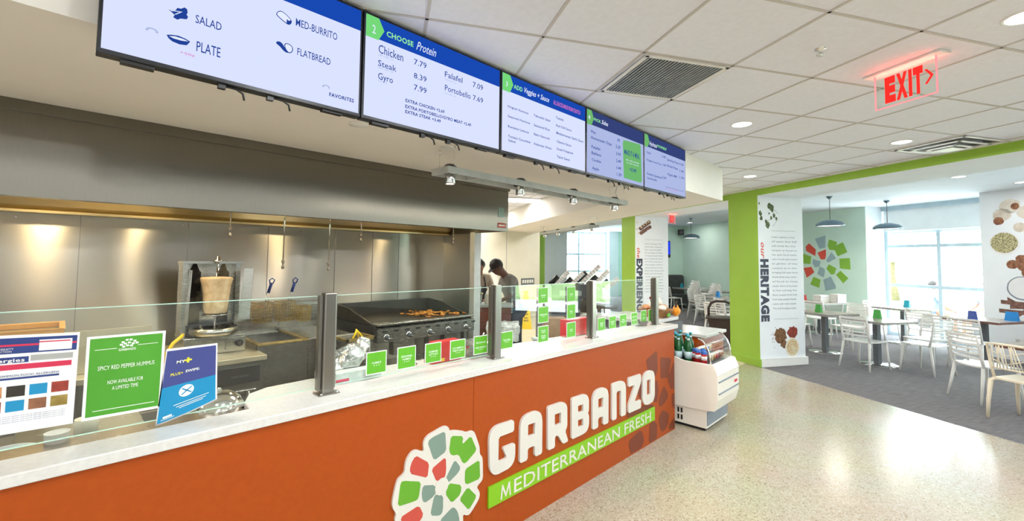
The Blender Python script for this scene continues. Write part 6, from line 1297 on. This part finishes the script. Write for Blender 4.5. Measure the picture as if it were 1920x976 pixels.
def art_h(t, f):
    g = MB()
    for i, (a, z, r) in enumerate(((.24, 2.63, .05), (.29, 2.59, .06), (.05, 2.50, .04), (.07, 2.42, .04), (.17, 2.36, .035), (.20, 2.30, .05), (.33, 2.47, .035), (.27, 2.43, .03), (.38, 2.42, .03), (.23, 2.50, .02), (.03, 2.66, .02))): blob(g, f, a, z, r, i, 9, .3, .75, 1.1)
    for p, q in (((.24, 2.63), (.42, 2.50)), ((.17, 2.36), (.30, 2.42)), ((.42, 2.42), (.30, 2.28))): g.prism([(p[0], p[1]), (q[0], q[1]), (q[0], q[1] + .006), (p[0], p[1] + .006)], f, .0005, .001)
    g.build('herb_picture', 'herb', t, w=True)
    g = MB(); blob(g, f, .42, .50, .12, 3, 22, .25, 1, 1); blob(g, f, .48, .36, .07, 4, 14, .3); 
    rr = random.Random(8)
    for k in range(30): blob(g, f, .32 + rr.gauss(0, .05), .44 + rr.gauss(0, .06), .008, k, 6, .2)
    g.build('brown_spice_picture', 'spice1', t, w=True)
    g = MB(); blob(g, f, .66, .54, .10, 5, 20, .25, 1, 1); g.build('red_spice_picture', 'spice2', t, w=True)
    g = MB(); blob(g, f, .655, .285, .155, 6, 32, .02, .95, 1.05, .002); g.build('dip_bowl_picture', 'cup', t, w=True)
    g = MB(); blob(g, f, .655, .295, .135, 6, 32, .02, .95, 1.05, .003); g.build('dip_picture', 'hummus', t, w=True)
    g = MB()
    for q in (.10, .06): g.prism([(.655 + q * math.cos(a), .295 + q * math.sin(a)) for a in [k * PI / 10 for k in range(16)]] + [(.655 + (q - .012) * math.cos(a), .295 + (q - .012) * math.sin(a)) for a in [k * PI / 10 for k in range(15, -1, -1)]], f, .003, .0035)
    g.build('dip_swirl', 'bread', t, w=True)
def art_e(t, f):
    g = MB()
    for i, (a, z) in enumerate(((.10, 2.49), (.16, 2.53), (.22, 2.57), (.28, 2.61), (.34, 2.65), (.12, 2.38), (.18, 2.42), (.24, 2.46), (.30, 2.50), (.36, 2.53))): blob(g, f, a + .05, z, .05, i, 10, .15)
    g.build('fig_picture', 'cinn', t, w=True); g = MB()
    for i, (a, z) in enumerate(((.12, 2.50), (.19, 2.55), (.26, 2.60), (.33, 2.64), (-.0, 2.62), (-.0, 2.45), (.04, 2.35))): blob(g, f, a + .05, z + .02, .022, i, 10, .15, d=.002)
    g.build('cheese_picture', 'hummus', t, w=True)
column_print(5.9, 'heritage', 'HERITAGE', 'our', 'white column face printed with our HERITAGE, small lines of text and food pictures', art_h)
column_print(9.66, 'experience', 'EXPERIENCE', 'the', 'white column face printed with the EXPERIENCE, partly behind the counter glass', art_e)
# mural on the right wall (flat print)
fm = lambda a, z, d=0.: (*W(10.76 - d, a)[:2], z)
t = thing('food_mural', 'food picture mural with mushrooms, seeds and spices on the white wall at the right edge', 'wall print', (*W(10.75, 5.2)[:2], 1.0))
g = MB()
for i, (a, z, r) in enumerate(((5.24, 2.75, .14), (5.35, 2.60, .13), (5.02, 2.62, .13), (5.12, 2.36, .09), (4.8, 2.5, .15), (4.6, 2.7, .12))): blob(g, fm, a, z, r, i, 20, .08, 1, .9)
g.build('mushroom_picture', 'mush', t, w=True); g = MB()
for i, (a, z, r) in enumerate(((5.40, 2.49, .075), (5.17, 2.74, .06), (4.95, 2.55, .05))): blob(g, fm, a, z, r, i + 7, 16, .1, d=.002)
g.build('brown_mushroom_picture', 'nut', t, w=True)
g = MB(); blob(g, fm, 5.335, 2.08, .215, 1, 36, .01); g.build('bowl_picture', 'paper', t, w=True)
g = MB(); blob(g, fm, 5.34, 2.09, .185, 1, 36, .02, d=.002); g.build('seed_picture', 'seeds', t, w=True)
g = MB()
for i, (a, z) in enumerate(((5.24, 1.70), (5.12, 1.79), (5.10, 1.66), (4.98, 1.72), (5.05, 1.55))): blob(g, fm, a, z, .08, i, 16, .06, d=.0012 + i * .0004)
g.build('nutmeg_picture', 'nut', t, w=True)
g = MB(); blob(g, fm, 5.12, 1.28, .21, 2, 36, .01); g.build('yogurt_bowl_picture', 'caseg', t, w=True); g = MB(); blob(g, fm, 5.12, 1.285, .19, 2, 36, .01, d=.002); g.build('yogurt_picture', 'paper', t, w=True)
g = MB()
for a0, z0, a1, z1 in ((5.42, 1.02, 4.7, .98), (5.45, .86, 4.7, .84), (5.3, .94, 4.6, 1.0), (5.33, 1.08, 4.9, .80), (5.2, .80, 4.8, 1.14)): g.prism([(a0, z0 - .035), (a1, z1 - .035), (a1, z1 + .035), (a0, z0 + .035)], fm, .0005, .001 + a0 * .0001)
g.build('cinnamon_picture', 'cinn', t, w=True)
# ---------------------------------------------------------------- outdoors
def outside(): 
    struct(rbbox(11.7, 60, -40, 70, -.6, -.25).build('floor_outdoor', 'ground'))
    rr = random.Random(4)
    l = rbbox(19, 45, -40, 70, -.25, -.12).build('lawn', 'lawn'); tag(l, 'pale lawn beyond the paving outside the windows', 'lawn', kind='stuff')
    k = 0
    for r, b, s in ((24, 16, 2.2), (23, 11.5, 2.0), (28, 9.0, 2.4), (25, 21.5, 2.6), (29, 27, 2.6), (24, 6, 2.0), (25, 1, 2.4), (26, -5, 2.6), (24, -11, 2.4), (28, 34, 2.8), (26, 41, 2.8)):
        k += 1
        t = thing('shade_tree', 'leafy tree on the lawn outside, number %d counted from the mural side' % k, 'tree', (*W(r, b)[:2], -.119), rr.random() * 6, 'trees on the lawn')
        MB().tube([(0, 0, 0), (.1, 0, 1.2), (0, .1, 2.6)], .15, 8, rs=[.2, .15, .08]).build('trunk', 'bark', t)
        g = MB(); from mathutils import noise
        for q in range(9):
            c = Vector((rr.gauss(0, s * .32), rr.gauss(0, s * .32), 3.3 + rr.uniform(-.7, 1.0))); g.sph(c, s * rr.uniform(.28, .45), n=14)
        for v in g.b.verts: v.co += Vector((noise.noise(v.co * 2), noise.noise(v.co * 2 + Vector((5, 0, 0))), noise.noise(v.co * 2 + Vector((0, 9, 0))))) * .45
        g.build('foliage', 'leaf', t)
outside()
def seated(r, b, rz, lab, m):
    t = thing('person', lab, 'person', (*W(r, b)[:2], -.25), rz)
    P0 = [(0, 0, .50, .15, .13), (0, .02, .78, .16, .12), (0, 0, 1.02, .15, .11), (0, -.02, 1.16, .055, .055)]; E0 = [(0, 1), (1, 2), (2, 3)]
    for sx in (-1, 1):
        i = len(P0); P0 += [(sx * .10, -.40, .50, .075), (sx * .11, -.42, .10, .05), (sx * .11, -.54, .04, .04)]; E0 += [(0, i), (i, i + 1), (i + 1, i + 2)]
        i = len(P0); P0 += [(sx * .19, -.02, 1.07, .055), (sx * .24, -.10, .82, .042), (sx * .12, -.32, .66, .03)]; E0 += [(2, i), (i, i + 1), (i + 1, i + 2)]; hand(P0, E0, i + 2, P0[i + 2][:3], (-sx * .2, -1, -.3), (0, 0, 1), .4)
    skin_mesh('body', P0, E0, 'skin2', t, 1)
    g = MB(); g.sph((0, -.03, 1.33), .105, (.85, .95, 1.12), 14); g.build('head', 'skin2', t); g = MB(); g.sph((0, .0, 1.36), .11, (.88, .95, 1.05), 14); g.build('hair', 'hair', t)
    P1 = [(0, 0, .50, .17, .15), (0, .02, .78, .175, .13), (0, 0, 1.04, .16, .12)]; E1 = [(0, 1), (1, 2)]
    for sx in (-1, 1): i = len(P1); P1 += [(sx * .19, -.02, 1.07, .075), (sx * .23, -.08, .88, .062)]; E1 += [(2, i), (i, i + 1)]
    skin_mesh('shirt', P1, E1, m, t, 1)
    t2 = thing('bench', 'grey outdoor bench under the person: ' + lab[:40], 'bench', (*W(r, b)[:2], -.25), rz)
    MB().box(-.5, .5, -.25, .25, .36, .42).build('bench_seat', 'tpost', t2)
    for x in (-.45, .45): MB().box(x - .03, x + .03, -.22, .22, 0, .36).build('leg', 'tpost', t2)
seated(14.9, 8.95, math.radians(20), 'person in blue seated outside the window, left one, blurred by glare', 'outcloth'); seated(15.3, 8.0, math.radians(-160), 'person in grey-blue seated outside the window, right one, blurred by glare', 'outcloth')
# ---------------------------------------------------------------- world, camera, view
w = bpy.data.worlds.new('World'); SC.world = w; w.use_nodes = True; nt = w.node_tree; bg = nt.nodes['Background']
bg.inputs[0].default_value = (.84, .93, 1., 1); bg.inputs[1].default_value = 15.
def portal(r, b0, b1, z0, z1, rot):
    o = area('window_portal', (*W(r, (b0 + b1) / 2)[:2], (z0 + z1) / 2), b1 - b0, 1, (1, 1, 1), (PI / 2, 0, rot), 'RECTANGLE', z1 - z0); o.data.cycles.is_portal = True
portal(11.75, 5.66, 7.92, 0, DC, A30 - PI / 2 + PI); portal(11.75, .3, 3.4, 0, DC, A30 - PI / 2 + PI)
sun = bpy.data.lights.new('sun', 'SUN'); sun.energy = 6.; sun.angle = .02; so = bpy.data.objects.new('sun', sun); so.rotation_euler = (math.radians(38), 0, math.radians(-150)); COL.objects.link(so)
F_PX, YAW, PIT, ROL, CY = 829.3, .7762, .0525, .0105, 441.9
Fv = Vector((math.cos(YAW) * math.cos(PIT), math.sin(YAW) * math.cos(PIT), math.sin(PIT))); Rv = Vector((math.sin(YAW), -math.cos(YAW), 0)); Uv = Rv.cross(Fv)
R2 = Rv * math.cos(ROL) + Uv * math.sin(ROL); U2 = Uv * math.cos(ROL) - Rv * math.sin(ROL)
cam = bpy.data.cameras.new('camera'); co = bpy.data.objects.new('camera', cam); COL.objects.link(co)
cam.sensor_width = 36; cam.lens = 36 * F_PX / 1920; cam.shift_y = -(488 - CY) / 1920; cam.clip_start = .05; cam.clip_end = 300
mw = Matrix((R2, U2, -Fv)).transposed().to_4x4(); mw.translation = (0, 0, 1.70); co.matrix_world = mw; SC.camera = co
SC.view_settings.view_transform = 'Standard'; SC.view_settings.look = 'None'; SC.view_settings.gamma = 1; SC.view_settings.use_curve_mapping = False
SC.view_settings.exposure = 0.05
